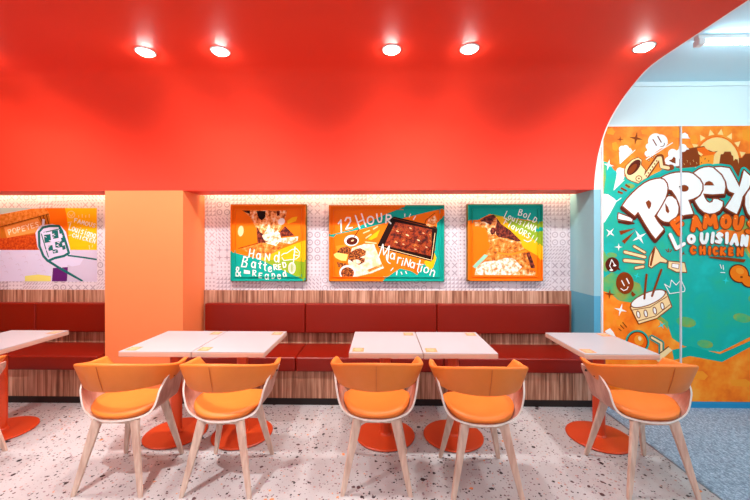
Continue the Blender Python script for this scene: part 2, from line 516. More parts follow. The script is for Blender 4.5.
# ------------------------------------------------------------------ chairs
def interp(tab, x):
    if x <= tab[0][0]: return tab[0][1]
    for (a, va), (b, vb) in zip(tab, tab[1:]):
        if x <= b:
            f = (x - a) / (b - a); f = f * f * (3 - 2 * f) if False else f
            return va + (vb - va) * f
    return tab[-1][1]
def chair():
    t = thing('armchair', '', 'chair')
    # bent plywood shell: half section (x, z), rear and front limits (local y)
    half = [(0, .452), (.06, .452), (.12, .454), (.166, .462), (.203, .482), (.227, .516), (.241, .560), (.251, .607), (.262, .652), (.272, .690)]
    rear = [-.195, -.188, -.165, -.146, -.135, -.128, -.122, -.115, -.085, -.050]
    front = [.215, .210, .190, .165, .145, .130, .128, .142, .165, .158]
    sect = [(-x, z, r, f) for (x, z), r, f in list(zip(half, rear, front))[:0:-1]] + [(x, z, r, f) for (x, z), r, f in zip(half, rear, front)]
    # refine by Catmull-Rom style subdivision
    def cr(p, n=3):
        out = []
        for i in range(len(p) - 1):
            p0 = p[max(i - 1, 0)]; p1 = p[i]; p2 = p[i + 1]; p3 = p[min(i + 2, len(p) - 1)]
            for k in range(n):
                s = k / n
                out.append(tuple(.5 * (2 * b + (c - a) * s + (2 * a - 5 * b + 4 * c - d) * s * s + (3 * b - a - 3 * c + d) * s ** 3) for a, b, c, d in zip(p0, p1, p2, p3)))
        out.append(tuple(p[-1])); return out
    sec = cr(sect, 3)
    NV = 10
    bm = bmesh.new(); th = .012
    grid_t, grid_b = [], []
    for i, (x, z, r, f) in enumerate(sec):
        a = sec[max(i - 1, 0)]; b = sec[min(i + 1, len(sec) - 1)]
        tx_, tz_ = b[0] - a[0], b[1] - a[1]; L = math.hypot(tx_, tz_); nx, nz = -tz_ / L, tx_ / L
        ct, cb = [], []
        for k in range(NV + 1):
            y = r + (f - r) * k / NV
            ct.append(bm.verts.new((x, y, z))); cb.append(bm.verts.new((x - nx * th, y, z - nz * th)))
        grid_t.append(ct); grid_b.append(cb)
    n = len(sec)
    def q(a, b, c, d, mi):
        f = bm.faces.new((a, b, c, d)); f.material_index = mi; f.smooth = True
    for i in range(n - 1):
        for k in range(NV):
            q(grid_t[i][k], grid_t[i + 1][k], grid_t[i + 1][k + 1], grid_t[i][k + 1], 0)
            q(grid_b[i][k], grid_b[i][k + 1], grid_b[i + 1][k + 1], grid_b[i + 1][k], 0)
        q(grid_t[i][0], grid_b[i][0], grid_b[i + 1][0], grid_t[i + 1][0], 1)
        q(grid_t[i][NV], grid_t[i + 1][NV], grid_b[i + 1][NV], grid_b[i][NV], 1)
    for k in range(NV):
        q(grid_t[0][k], grid_t[0][k + 1], grid_b[0][k + 1], grid_b[0][k], 1)
        q(grid_t[-1][k], grid_b[-1][k], grid_b[-1][k + 1], grid_t[-1][k + 1], 1)
    o = link('seat_shell', bm, [M_walnut, M_edge], t)
    o.data.set_sharp_from_angle(angle=math.radians(40))
    zs = [(x, z) for x, z in half]
    def shell_z(x): return interp(zs, abs(x))
    # cushion: superellipse pad that dishes with the shell
    bm = bmesh.new(); NR, NA = 10, 56
    def pt(rf, ang, top):
        c, s = math.cos(ang), math.sin(ang)
        e = 2.5
        rx = (abs(c) ** e + abs(s) ** e) ** (-1 / e)
        x = .222 * rx * c * rf; y = .016 + (.203 if s < 0 else .198) * rx * s * rf
        zt = .490 + .030 * (x / .2) ** 2 * (1 if abs(x) > .05 else 1) - .006 * (1 - rf) 
        edge = max(0, 1 - (1 - rf) / .14)
        zt -= .020 * edge ** 2.5
        zb = shell_z(x) + .004
        if not top: return (x, y, min(zb, zt - .004))
        return (x, y, max(zt, zb + .008))
    ctop = bm.verts.new(pt(0, 0, True)); cbot = bm.verts.new(pt(0, 0, False))
    R = [i / NR for i in range(1, NR)] + [.95, .985, 1.0]
    R = sorted(set(R)); prevt = prevb = None
    for rf in R:
        rt = [bm.verts.new(pt(rf, 2 * math.pi * k / NA, True)) for k in range(NA)]
        rb = [bm.verts.new(pt(rf * .985, 2 * math.pi * k / NA, False)) for k in range(NA)]
        for k in range(NA):
            k2 = (k + 1) % NA
            if prevt is None:
                bm.faces.new((ctop, rt[k], rt[k2])); bm.faces.new((cbot, rb[k2], rb[k]))
            else:
                bm.faces.new((prevt[k], rt[k], rt[k2], prevt[k2])); bm.faces.new((prevb[k2], rb[k2], rb[k], prevb[k]))
        prevt, prevb = rt, rb
    for k in range(NA):
        k2 = (k + 1) % NA; bm.faces.new((prevt[k], prevb[k], prevb[k2], prevt[k2]))
    link('seat_cushion', bm, M_orleather, t, True)
    # backrest band: plan curve from the left tip around the back to the right tip
    NS = 60
    bm = bmesh.new(); rings = []
    def section(s):
        a = s * math.radians(112)
        c, sn = math.cos(a), math.sin(a)
        xt, yt = .318 * sn, .03 - .335 * c
        xb, yb = .270 * sn, (.03 - .275 * c if c > 0 else .03 - .335 * c)
        zt = .742 + .095 * max(0, c) ** 1.25
        zb = .622 + .020 * max(0, c)
        g = max(0, (abs(s) - .66) / .34)
        zb += .058 * g ** 1.6
        return xt, yt, zt, xb, yb, zb
    for i in range(NS + 1):
        s = -1 + 2 * i / NS
        xt, yt, zt, xb, yb, zb = section(s)
        s2 = min(1, s + .01); s1 = max(-1, s - .01)
        a = section(s1); b = section(s2)
        dx, dy = b[0] - a[0], b[1] - a[1]; L = math.hypot(dx, dy) or 1; inx, iny = -dy / L, dx / L  # inward normal
        g = max(0, (abs(s) - .93) / .07)
        shrink = math.sqrt(max(.0, 1 - g * g)) * .85 + .15
        T = .034 * shrink
        zm = (zt + zb) / 2
        pr = []
        # rounded rectangle section (out side up, over the top, in side down)
        M = 5; rr = min(.014, T * .45)
        prof_ = []
        hgt = (zt - zb) * (.8 + .2 * shrink)
        for cxn, czn, a0 in ((rr, rr, 270), (rr, hgt - rr, 180), (T - rr, hgt - rr, 90), (T - rr, rr, 0)):
            for k in range(M):
                an = math.radians(a0 - 90 * k / (M - 1))
                prof_.append((cxn + rr * math.cos(an), czn + rr * math.sin(an)))
        for (pn, pz) in prof_:
            f = pz / hgt
            bx_ = xb + (xt - xb) * f; by_ = yb + (yt - yb) * f
            bulge = -.006 * math.sin(math.pi * f)
            z = zm - hgt / 2 + pz
            pr.append(bm.verts.new((bx_ + inx * (pn + bulge), by_ + iny * (pn + bulge), z)))
        rings.append(pr)
    m = len(rings[0])
    for a, b in zip(rings, rings[1:]):
        for k in range(m): bm.faces.new((a[k], a[(k + 1) % m], b[(k + 1) % m], b[k]))
    bm.faces.new(rings[0]); bm.faces.new(list(reversed(rings[-1])))
    bmesh.ops.recalc_face_normals(bm, faces=bm.faces)
    back = link('backrest', bm, M_orleather, t, True)
    # stitched seam down the middle of the back
    xt, yt, zt, xb, yb, zb = section(0)
    bm = bmesh.new()
    for sgn in (0,):
        for k in range(9):
            f0, f1 = .07 + .86 * k / 9, .07 + .86 * (k + 1) / 9
            ys = [yb + (yt - yb) * f + -.0015 - .006 * math.sin(math.pi * f) * -1 * -1 for f in (f0, f1)]
            zz = [zb + (zt - zb) * f for f in (f0, f1)]
            v = [bm.verts.new((-.0012, ys[0] - .0005, zz[0])), bm.verts.new((.0012, ys[0] - .0005, zz[0])), bm.verts.new((.0012, ys[1] - .0005, zz[1])), bm.verts.new((-.0012, ys[1] - .0005, zz[1]))]
            v2 = [bm.verts.new((p.co.x, p.co.y + .004, p.co.z)) for p in v]
            bm.faces.new(v); bm.faces.new(list(reversed(v2)))
            for j in range(4): bm.faces.new((v[j], v2[j], v2[(j + 1) % 4], v[(j + 1) % 4]))
    link('seam', bm, plain('seam_thread', (206, 108, 42), .6), back)
    # bolts through the side wings
    for sx in (-1, 1):
        for yb_ in (.005, .105):
            bm = bmesh.new(); lathe(bm, [(0, 0), (.008, 0), (.008, .006), (.005, .008), (0, .008)], 14)
            bmesh.ops.rotate(bm, verts=bm.verts, cent=(0, 0, 0), matrix=Matrix.Rotation(math.radians(90 * sx), 3, 'Y'))
            bmesh.ops.translate(bm, verts=bm.verts, vec=(sx * .275, yb_, .660))
            link('bolt', bm, M_black, t, True)
    # under frame
    bm = bmesh.new()
    box(bm, -.135, .135, -.155, -.115, .412, .4395, bev=.004); box(bm, -.135, .135, .115, .155, .412, .4395, bev=.004)
    box(bm, -.02, .02, -.115, .115, .414, .4395)
    link('under_frame', bm, M_ash, t)
    # legs
    for sx in (-1, 1):
        for sy in (-1, 1):
            bm = bmesh.new(); rs = []
            for f in (0, .02, .25, .5, .75, .93, 1):
                z = .438 * (1 - f)
                x = sx * (.118 + (.209 - .118) * f); y = sy * (.145 + (.222 - .145) * f)
                wd = .060 + (.030 - .060) * min(1, f * 1.05); td = .026 + (.020 - .026) * f
                if f == 1: wd *= .8; td *= .8
                pr = []
                ang = sx * sy * math.radians(12)
                for cx_, cy_ in ((-1, -.6), (-.8, -1), (.8, -1), (1, -.6), (1, .6), (.8, 1), (-.8, 1), (-1, .6)):
                    lx, ly = cx_ * wd / 2, cy_ * td / 2
                    pr.append(bm.verts.new((x + lx * math.cos(ang) - ly * math.sin(ang), y + lx * math.sin(ang) + ly * math.cos(ang), z)))
                rs.append(pr)
            for a, b in zip(rs, rs[1:]):
                for k in range(8):
                    f_ = bm.faces.new((a[k], b[k], b[(k + 1) % 8], a[(k + 1) % 8])); f_.material_index = 0
            bm.faces.new(rs[0]); bm.faces.new(list(reversed(rs[-1])))
            bmesh.ops.recalc_face_normals(bm, faces=bm.faces)
            link('leg', bm, M_ash, t)
    return t
cl = ['orange and bentwood armchair cut off by the left edge of the photo',
      'orange and bentwood armchair sitting in bright light in front of the orange pillar',
      'orange and bentwood armchair second from the pillar side, overlapping the one left of it',
      'orange and bentwood armchair in front of the left half of the middle table pair',
      'orange and bentwood armchair in front of the right half of the middle table pair',
      'orange and bentwood armchair nearest the blue floor, in front of the mural']
c0 = chair(); c0['label'] = cl[0]; c0['group'] = 'orange armchairs'
cpos = [(-3.01, 2.34), (-1.675, 2.33), (-1.008, 2.333), (-.029, 2.365), (.636, 2.315), (1.710, 2.368)]
c0.location = (cpos[0][0], cpos[0][1], 0)
for (x, y), lb in list(zip(cpos, cl))[1:]: dup(c0, (x, y, 0), lb)

# ------------------------------------------------------------------ painted and printed artwork (flat in the place itself)
def A(name, rgb, rough=.45): return plain('ink_' + name, rgb, rough, .01, 30, .1)
A_W = A('white', (248, 246, 242)); A_CR = A('cream', (250, 218, 160)); A_BR = A('brown', (138, 56, 8))
A_DB = A('dark_brown', (88, 24, 6)); A_OR = A('orange', (246, 122, 14)); A_OR2 = A('orange_light', (250, 150, 40))
A_RO = A('red_orange', (246, 104, 10)); A_TE = A('teal', (14, 170, 154)); A_CY = A('cyan', (40, 214, 214))
A_SUN = A('sun', (252, 206, 128)); A_YE = A('yellow', (250, 190, 20)); A_LI = A('lime', (150, 182, 40))
A_PU = A('purple', (96, 34, 112)); A_DT = A('dark_teal', (20, 104, 104)); A_LV = A('lavender', (216, 216, 244))
A_MV = A('mauve', (204, 198, 222)); A_BOX = A('box_orange', (238, 156, 78)); A_BOXD = A('box_brown', (196, 112, 30))
A_RB = A('rust', (190, 66, 18)); A_K = A('black', (34, 14, 10)); A_MINT = A('mint', (150, 214, 186)); A_PY = A('pale_yellow', (232, 228, 120))
A_FL = mottled('photo_food', [(.36, (50, 12, 4)), (.46, (116, 30, 6)), (.54, (176, 66, 14)), (.60, (96, 30, 6)), (.68, (230, 130, 50))], 18, 4)
A_HAND = mottled('photo_hands', [(.36, (150, 66, 16)), (.45, (232, 130, 50)), (.54, (250, 190, 120)), (.66, (255, 240, 220))], 22, 4)
A_FLOUR = mottled('photo_flour', [(.36, (226, 128, 60)), (.45, (250, 200, 150)), (.55, (255, 244, 232)), (.7, (255, 255, 255))], 26, 4)
A_TAN = mottled('photo_bread', [(.36, (150, 66, 14)), (.46, (220, 120, 30)), (.56, (240, 150, 60)), (.68, (252, 200, 130))], 22, 4)
A_HERB = mottled('photo_spice', [(.38, (50, 16, 6)), (.50, (120, 50, 14)), (.62, (220, 130, 50))], 60, 4)
A_PAPER = mottled('photo_paper', [(.4, (250, 210, 160)), (.55, (255, 238, 214)), (.7, (255, 252, 244))], 20, 3)
A_LEAF = mottled('photo_dark_leaf', [(.40, (40, 6, 4)), (.52, (110, 30, 16)), (.64, (160, 70, 40))], 34, 4)
A_MT = mottled('mural_teal', [(.30, (40, 178, 130)), (.42, (22, 176, 150)), (.55, (10, 172, 160)), (.68, (14, 186, 176))], 3.2, 3)
A_MG = mottled('mural_green', [(.36, (60, 178, 120)), (.5, (110, 176, 96)), (.62, (160, 160, 60))], 5, 3)
A_MO = mottled('mural_orange', [(.34, (238, 106, 10)), (.46, (250, 126, 16)), (.54, (252, 140, 28)), (.66, (254, 160, 50))], 5, 3)
A_BOXK = mottled('kraft_box', [(.36, (206, 112, 24)), (.5, (226, 140, 50)), (.64, (240, 166, 86))], 30, 4)
A_RED2 = mottled('rust_weave', [(.36, (160, 40, 10)), (.5, (196, 70, 16)), (.64, (214, 96, 30))], 40, 4)
A_HT = mottled('halftone_white', [(.40, (252, 244, 234)), (.58, (252, 250, 246))], 140, 2)

class Art:
    """flat artwork laid on a wall or print at depth D; coordinates are the artwork's own grid"""
    def __init__(s, D, ox=0, oz=0, clip=None):
        s.D = D; s.bm = bmesh.new(); s.mats = []; s.L = 0; s.ox, s.oz = ox, oz; s.clip = clip
    def mi(s, m):
        if m not in s.mats: s.mats.append(m)
        return s.mats.index(m)
    def v(s, p):
        x, y = p
        if s.clip:
            x = min(max(x, s.clip[0]), s.clip[2]); y = min(max(y, s.clip[1]), s.clip[3])
        X, Z = P(x, y, s.D)
        return s.bm.verts.new((X - s.ox, -.0004 - s.L * .00002, Z - s.oz))
    def poly(s, pts, m, step=True):
        from mathutils.geometry import tessellate_polygon
        s.L += 1 if step else .1
        if s.clip:
            pts = [(min(max(x, s.clip[0]), s.clip[2]), min(max(y, s.clip[1]), s.clip[3])) for x, y in pts]
        vs = [s.v(p) for p in pts]; k = s.mi(m)
        for t in tessellate_polygon([[Vector((p[0], p[1], 0)) for p in pts]]):
            if len(set(t)) < 3: continue
            a_, b_, c_ = [pts[i] for i in t]
            if (b_[0] - a_[0]) * (c_[1] - a_[1]) - (b_[1] - a_[1]) * (c_[0] - a_[0]) > 0: t = tuple(reversed(t))
            try: f = s.bm.faces.new([vs[i] for i in t])
            except ValueError: continue
            f.material_index = k
    def ell(s, cx, cy, rx, ry, m, rot=0, n=28, step=True):
        c, q = math.cos(math.radians(rot)), math.sin(math.radians(rot))
        s.poly([(cx + rx * math.cos(a) * c - ry * math.sin(a) * q, cy + rx * math.cos(a) * q + ry * math.sin(a) * c) for a in [2 * math.pi * k / n for k in range(n)]], m, step)
    def stroke(s, pts, wd, m, step=True, close=False, cap=True):
        if step: s.L += 1
        if close: pts = list(pts) + [pts[0]]
        for a, b in zip(pts, pts[1:]):
            dx, dy = b[0] - a[0], b[1] - a[1]; L = math.hypot(dx, dy)
            if L < 1e-6: continue
            nx, ny = -dy / L * wd / 2, dx / L * wd / 2
            s.poly([(a[0] + nx, a[1] + ny), (b[0] + nx, b[1] + ny), (b[0] - nx, b[1] - ny), (a[0] - nx, a[1] - ny)], m, False)
        if cap:
            for p in pts: s.ell(p[0], p[1], wd / 2, wd / 2, m, n=10, step=False)
    def out(s, pts, fill, line, wd):
        """filled shape with an outline around it"""
        s.stroke(pts, wd * 2, line, close=True); s.poly(pts, fill)
    def star(s, cx, cy, r, m, rot=0, k=.24):
        s.poly([(cx + (r if i % 2 == 0 else r * k) * math.cos(math.radians(rot + 45 * i)), cy + (r if i % 2 == 0 else r * k) * math.sin(math.radians(rot + 45 * i))) for i in range(8)], m)
    def build(s, name, parent):
        o = link(name, s.bm, s.mats, parent)
        return o

def arc(cx, cy, rx, ry, a0, a1, n=10):
    return [(cx + rx * math.cos(math.radians(a0 + (a1 - a0) * k / n)), cy + ry * math.sin(math.radians(a0 + (a1 - a0) * k / n))) for k in range(n + 1)]
O_ = arc(.5, .5, .45, .5, 0, 360, 14)
GL = {
 '1': [[(.1, .3), (.5, 0), (.55, 1)]], '2': [[(.08, .28), (.3, .03), (.75, .06), (.8, .35), (.1, 1), (.95, .92)]],
 'H': [[(.1, 0), (.18, 1)], [(.12, .55), (.9, .45)], [(.85, 0), (.92, 1)]], 'O': [O_], 'U': [[(.08, 0), (.12, .7), (.35, 1), (.7, .95), (.88, .6), (.9, 0)]],
 'R': [[(.12, 0), (.15, 1)], [(.12, .05), (.7, .03), (.85, .28), (.6, .5), (.15, .52), (.9, 1)]],
 'M': [[(.05, 1), (.18, 0), (.5, .7), (.8, 0), (.97, 1)]], 'N': [[(.1, 1), (.12, 0), (.85, 1), (.88, 0)]],
 'a': [arc(.42, .65, .36, .33, 0, 360, 10), [(.8, .35), (.84, 1)]], 'r': [[(.2, .35), (.22, 1)], [(.22, .55), (.5, .36), (.85, .42)]],
 'i': [[(.5, .38), (.5, 1)], [(.5, .1), (.52, .14)]], 't': [[(.5, .05), (.52, .9), (.8, 1)], [(.1, .38), (.9, .34)]],
 'o': [arc(.5, .67, .4, .33, 0, 360, 10)], 'n': [[(.15, .35), (.18, 1)], [(.18, .55), (.5, .34), (.82, .5), (.85, 1)]],
 'd': [arc(.42, .66, .34, .33, 0, 360, 10), [(.82, 0), (.84, 1)]],
 'B': [[(.12, 0), (.14, 1)], [(.12, .02), (.7, .05), (.78, .28), (.5, .46), (.14, .48)], [(.5, .46), (.9, .6), (.85, .92), (.14, 1)]],
 'e': [[(.12, .66), (.85, .6), (.75, .38), (.4, .34), (.12, .55), (.2, .9), (.55, 1), (.88, .88)]],
 'T': [[(.05, .05), (.95, 0)], [(.5, .02), (.5, 1)]], 'E': [[(.85, .02), (.12, .04), (.14, .98), (.9, .96)], [(.13, .5), (.7, .48)]],
 'D': [[(.15, .02), (.15, .98), (.6, .92), (.88, .55), (.7, .12), (.15, .02)]], 'A': [[(.03, 1), (.48, 0), (.95, 1)], [(.22, .65), (.78, .62)]],
 '&': [[(.95, .98), (.2, .28), (.35, .03), (.62, .08), (.62, .3), (.12, .65), (.2, .95), (.55, .98), (.9, .55)]],
 'L': [[(.15, 0), (.12, 1), (.9, .95)]], 'l': [[(.45, 0), (.5, .95), (.7, 1)]], 'I': [[(.5, 0), (.5, 1)]],
 'u': [[(.15, .36), (.2, .85), (.5, 1), (.8, .8), (.82, .36)], [(.82, .6), (.9, 1)]], 's': [[(.8, .42), (.4, .34), (.2, .5), (.75, .8), (.5, 1), (.15, .92)]],
 'S': [[(.85, .12), (.4, 0), (.12, .25), (.8, .65), (.7, .95), (.1, .92)]], 'F': [[(.9, .02), (.12, .05), (.16, 1)], [(.14, .5), (.7, .46)]],
 'v': [[(.1, .36), (.45, 1), (.85, .36)]], 'V': [[(.1, 0), (.45, 1), (.85, 0)]], '!': [[(.5, 0), (.5, .65)], [(.5, .9), (.5, .95)]],
 'C': [[(.88, .15), (.5, 0), (.12, .3), (.12, .7), (.5, 1), (.9, .85)]], 'K': [[(.15, 0), (.15, 1)], [(.85, .02), (.18, .52), (.9, 1)]],
 'P': [[(.14, 1), (.14, .02), (.7, .03), (.85, .3), (.6, .52), (.15, .54)]], 'Y': [[(.08, 0), (.48, .5), (.9, 0)], [(.48, .5), (.46, 1)]],
 'p': [[(.15, .38), (.15, 1.3)], arc(.52, .67, .35, .3, 0, 360, 10)], 'y': [[(.12, .36), (.48, .85)], [(.85, .36), (.3, 1.3)]],
}
def letter(a, ch, cx, cy, wd, ht, sw, m, rot=0, line=None, lw=0):
    """one hand-drawn letter centred on cx, cy"""
    c, q = math.cos(math.radians(rot)), math.sin(math.radians(rot))
    strokes = []
    for st in GL[ch]:
        strokes.append([(cx + (x - .5) * wd * c - (y - .5) * ht * q, cy + (x - .5) * wd * q + (y - .5) * ht * c) for x, y in st])
    if line is not None:
        a.L += 1
        for st in strokes: a.stroke(st, sw + 2 * lw, line, False)
    a.L += 1
    for st in strokes: a.stroke(st, sw, m, False)
def word(a, txt, x0, y0, x1, y1, ht, sw, m, wf=.8, **kw):
    """letters spread evenly with their centres from x0,y0 to x1,y1"""
    n = len(txt); rot = math.degrees(math.atan2(y1 - y0, x1 - x0)); sp_ = math.hypot(x1 - x0, y1 - y0) / max(1, n - 1)
    for k, ch in enumerate(txt):
        if ch == ' ': continue
        f = k / max(1, n - 1); j = ((k * 37) % 7 - 3)
        letter(a, ch, x0 + (x1 - x0) * f, y0 + (y1 - y0) * f + j * .06, sp_ * (wf if ch not in 'iIl!1' else .45), ht, sw, m, rot + j * 1.5, **kw)

# ---- three framed pictures on the tiles
DP = D2 - .045
def framed(label, px0, py0, px1, py1, build):
    X0, Z1 = P(px0, py0, DP); X1, Z0 = P(px1, py1, DP)
    cx, cz = (X0 + X1) / 2, (Z0 + Z1) / 2
    t = thing('framed_picture', label, 'picture', (cx, DP, cz), 'framed pictures on the tiles')
    hw, hh = (X1 - X0) / 2, (Z1 - Z0) / 2
    bx('backing', (-hw, hw, .004, .044, -hh, hh), A('olive_edge', (128, 104, 48)), t, .002)
    # print, running over the stepped moulding of the frame
    a = Art(DP, cx, cz, (px0 + .9, py0 + .9, px1 - .9, py1 - .9))
    build(a)
    a.build('print', t)
    # stepped moulding: four rails with mitred ends, in the colours of the print they carry
    return t, hw, hh
def moulding(t, hw, hh, cols):
    """cols: dict side -> list of (start, end, material) along the side, 0..1"""
    for off, wdt, th in ((.008, .010, .012), (.050, .004, .006)):
        for side, segs in cols.items():
            bm = bmesh.new(); mats = []
            L = hw if side in 'tb' else hh
            for (s0, s1, m) in segs:
                if m not in mats: mats.append(m)
                mi = mats.index(m)
                p0, p1 = -L + off + (2 * L - 2 * off) * s0, -L + off + (2 * L - 2 * off) * s1
                if side == 't': d = (p0, p1, hh - off - wdt, hh - off)
                if side == 'b': d = (p0, p1, -hh + off, -hh + off + wdt)
                if side == 'l': d = (-hw + off, -hw + off + wdt, p0, p1)
                if side == 'r': d = (hw - off - wdt, hw - off, p0, p1)
                box(bm, d[0], d[1], -.010 - th, .0035, d[2], d[3], mi)
            link('frame_rail', bm, mats, t)
def pic1(a):
    a.poly([(225, 200), (310, 200), (310, 290), (225, 290)], A_OR)
    a.poly([(225, 251), (231, 252), (259, 259), (282, 270), (304, 280), (310, 284), (310, 290), (225, 290)], A_TE)
    a.poly([(259, 258.5), (284, 248), (310, 240), (310, 283), (282, 270)], A_YE)
    a.poly([(262, 260.5), (282, 259), (306, 262), (306, 281), (282, 270)], A_LI)
    a.poly([(240.5, 249), (262, 243), (282, 238), (299, 236), (297, 241), (284, 246), (276, 252), (262, 258), (250, 253)], A_TAN)
    a.poly([(243, 210.5), (287, 210.5), (286, 216), (283, 222), (281, 228), (270, 243), (258, 243), (257, 229), (250, 217)], A_HAND)
    a.poly([(242, 210.5), (250, 210.5), (250, 214), (246, 212.5)], A_K)
    a.poly([(256.5, 211), (265.5, 211), (265.5, 217), (262, 220.5), (258.5, 218)], A_K)
    a.poly([(276.5, 211), (280, 211), (279.5, 215.5), (277, 216)], A_DB)
    a.poly([(256.5, 226), (260, 232), (267, 236), (268, 243), (257.5, 242.5)], A_LEAF)
    a.poly([(285, 226), (294.5, 235.5), (280, 237), (279, 233)], A_LEAF)
    a.poly([(269, 223), (272, 229), (280, 233), (281, 240), (276, 246), (266, 243), (262, 236), (266, 231)], A_FLOUR)
    a.ell(281.5, 221.5, 3.6, 3.2, A_W, -40)
    a.poly([(278, 238.5), (298, 236.5), (297.5, 240.5), (291, 244), (280, 242)], A_FLOUR)
    a.stroke([(238.5, 248.5), (262, 242), (268, 241)], .7, A_DB)
    a.ell(240.8, 231, 2.8, 5.4, A_CR, 6)
    a.poly([(287, 221), (292, 217.5), (297.5, 216.5), (296, 221), (288, 224)], A_YE)
    for ch, x, y, w_, h_, ro in (('H', 251.5, 253.5, 5.5, 8.5, 12), ('a', 259, 255, 5, 8.5, 8), ('N', 267.5, 257, 5.5, 6.5, 5), ('d', 277, 257, 6, 10, 3)):
        letter(a, ch, x, y, w_, h_, 1.15, A_W, ro)
    for ch, x, y, w_, h_, ro in (('B', 245, 262, 6, 10.5, 14), ('a', 254, 263.5, 5, 8.5, 8), ('t', 260, 264.5, 3.6, 7, 8), ('t', 265, 266, 3.6, 9, 4), ('e', 270, 268, 4.2, 7.5, 0), ('R', 275.4, 267, 3.8, 5.2, -6), ('E', 279.6, 267, 3.2, 5.2, -8), ('D', 284.5, 264.8, 4, 5.4, -12)):
        letter(a, ch, x, y, w_, h_, 1.1, A_W, ro)
    letter(a, '&', 238, 271.5, 6, 9.5, 1.1, A_W)
    a.poly([(244, 269.8), (250, 270.8), (250, 274), (244, 273.4)], A_W)
    for ch, x, y, w_, h_, ro in (('R', 254.5, 273, 4, 5.5, 4), ('E', 260.5, 275.5, 3.6, 5, 6), ('a', 267, 275.6, 4.4, 7.5, 2), ('D', 273.5, 276, 3.8, 5.2, 0), ('e', 279, 275.5, 3.8, 7, -6), ('d', 284.5, 273.5, 3.6, 6.5, -12)):
        letter(a, ch, x, y, w_, h_, 1, A_W, ro)
    a.stroke([(281.5, 255.5), (283.5, 253.5), (287, 253), (292, 249.5), (296.5, 248.5), (299.5, 252), (299, 256.5), (296, 259), (284, 260.5), (282, 257.5)], .7, A_W)
    a.stroke([(294.5, 251.5), (297.5, 252.5)], .7, A_W); a.stroke([(293.5, 255), (298, 255.5)], .7, A_W)
    a.stroke([(295, 247), (293.5, 262)], 1, A_W)
    for rx in (1.1, 2.3, 3.4): a.stroke(arc(292, 268, rx, 5.6, 0, 360, 16), .55, A_W)
def pic2(a):
    a.poly([(320, 200), (450, 200), (450, 290), (320, 290)], A_OR)
    a.poly([(326, 235), (352, 229.5), (385, 214.5), (407, 205), (450, 203), (445, 208.5), (428, 212), (392, 221), (360, 229.5), (336, 234.5), (334, 237), (327, 236.5)], A_TE)
    a.poly([(450, 214), (443, 217), (437, 223), (435, 250), (430, 262), (420, 266), (417.5, 275), (411, 271), (400, 268.5), (393, 273), (382, 284), (382, 290), (450, 290)], A_TE)
    a.poly([(405, 262), (418, 264), (421, 270), (416.5, 275), (413, 268), (406, 268)], A_RO)
    a.poly([(424, 262), (434, 252), (436.5, 258), (433, 268), (428, 270)], A_YE)
    # roasting tray
    a.poly([(394, 216.5), (436, 226.5), (437.5, 229), (433.5, 259), (431, 261.5), (379, 248), (377.6, 245), (390.5, 219)], A_K)
    a.poly([(395.5, 222), (432, 229.5), (431, 256), (384, 245.5)], A_FL)
    a.stroke([(393.5, 218.2), (435.5, 228.2)], .5, A_BR); a.stroke([(379, 246.5), (431.5, 260.2), (435, 233)], .6, A_CR)
    for x, y, r_ in ((398, 232, 3.4), (408, 236, 4), (419, 241, 3.6), (397, 243, 3), (411, 229, 2.8), (424, 234, 2.6), (416, 250, 2.8), (404, 245, 2.4), (427, 248, 2.6)):
        a.ell(x + .5, y + .7, r_ * 1.05, r_ * .7, A_DB, 25); a.ell(x, y, r_, r_ * .62, A_FL, 25); a.ell(x - .6, y - .8, r_ * .45, r_ * .16, A_CR, 25)
    a.stroke([(424, 226), (426, 220), (431, 216), (435, 213)], .5, A_DB)
    a.poly([(426, 225), (429, 219), (435, 215.5), (437, 220), (434, 226), (430, 227)], A_HAND)
    # bowls, spice heaps, paper
    a.poly([(336, 246), (352, 243), (350, 248), (337, 251)], A_OR2)
    a.poly([(352, 248), (364, 244), (374, 244), (381, 262), (384, 268), (372, 273), (358, 276.5), (350, 276.5), (348, 262)], A_PAPER)
    a.poly([(367, 270), (382, 264), (382.5, 266.5), (369, 272)], A_TAN)
    a.ell(351.5, 240.5, 7.2, 5.6, A_W, -6); a.ell(352, 241, 5.6, 3.9, A_DB, -6); a.ell(352.5, 240.6, 1.6, .8, A_CR, -20)
    a.stroke([(354.5, 236.5), (359, 229.5)], .9, A_DB)
    a.poly([(336, 253), (341, 247.5), (347, 246), (351, 249), (349.5, 254), (342, 253.5)], A_HERB)
    a.poly([(333, 254.5), (337, 252.5), (348, 254.5), (346, 261), (341, 260.5), (336, 258)], A_PY)
    a.poly([(349, 253), (355, 249.5), (360, 248), (366, 251), (365, 256), (364.5, 262), (359, 265), (353, 262), (348, 259)], A_HERB)
    a.ell(357, 261.5, 4, 2, A_PAPER, 10); a.poly([(360, 257.5), (368, 254), (367, 259)], A_PAPER)
    a.poly([(337, 262), (349, 264), (345, 268), (338, 267)], A_HERB)
    a.ell(347.5, 272.5, 8.2, 7.4, A_W); a.ell(347.5, 273, 6.6, 5.8, A_HERB)
    a.poly([(336, 276.6), (384, 276.6), (384, 284), (336, 284)], A_OR)
    a.poly([(368, 239), (373, 234.5), (380, 229.5), (377, 237), (371, 240)], A_YE)
    for p in (((363.5, 233), (369.5, 230.5)), ((366, 238), (371, 234.5)), ((365.5, 242), (376, 243.2)), ((373.5, 229), (377.5, 226.5))): a.stroke(p, 1.2, A_CR)
    # lettering
    for ch, x, y, w_, h_, ro in (('1', 341, 226, 6.5, 12, 0), ('2', 348.5, 223, 7.5, 11.5, -4), ('H', 360.5, 221, 8.5, 13, -16), ('O', 370.5, 220.3, 7, 7.6, 0), ('U', 379.5, 218, 5.6, 8.4, -6), ('R', 388.6, 219, 6.6, 8.4, 6)):
        letter(a, ch, x, y, w_, h_, 1.45, A_W, ro)
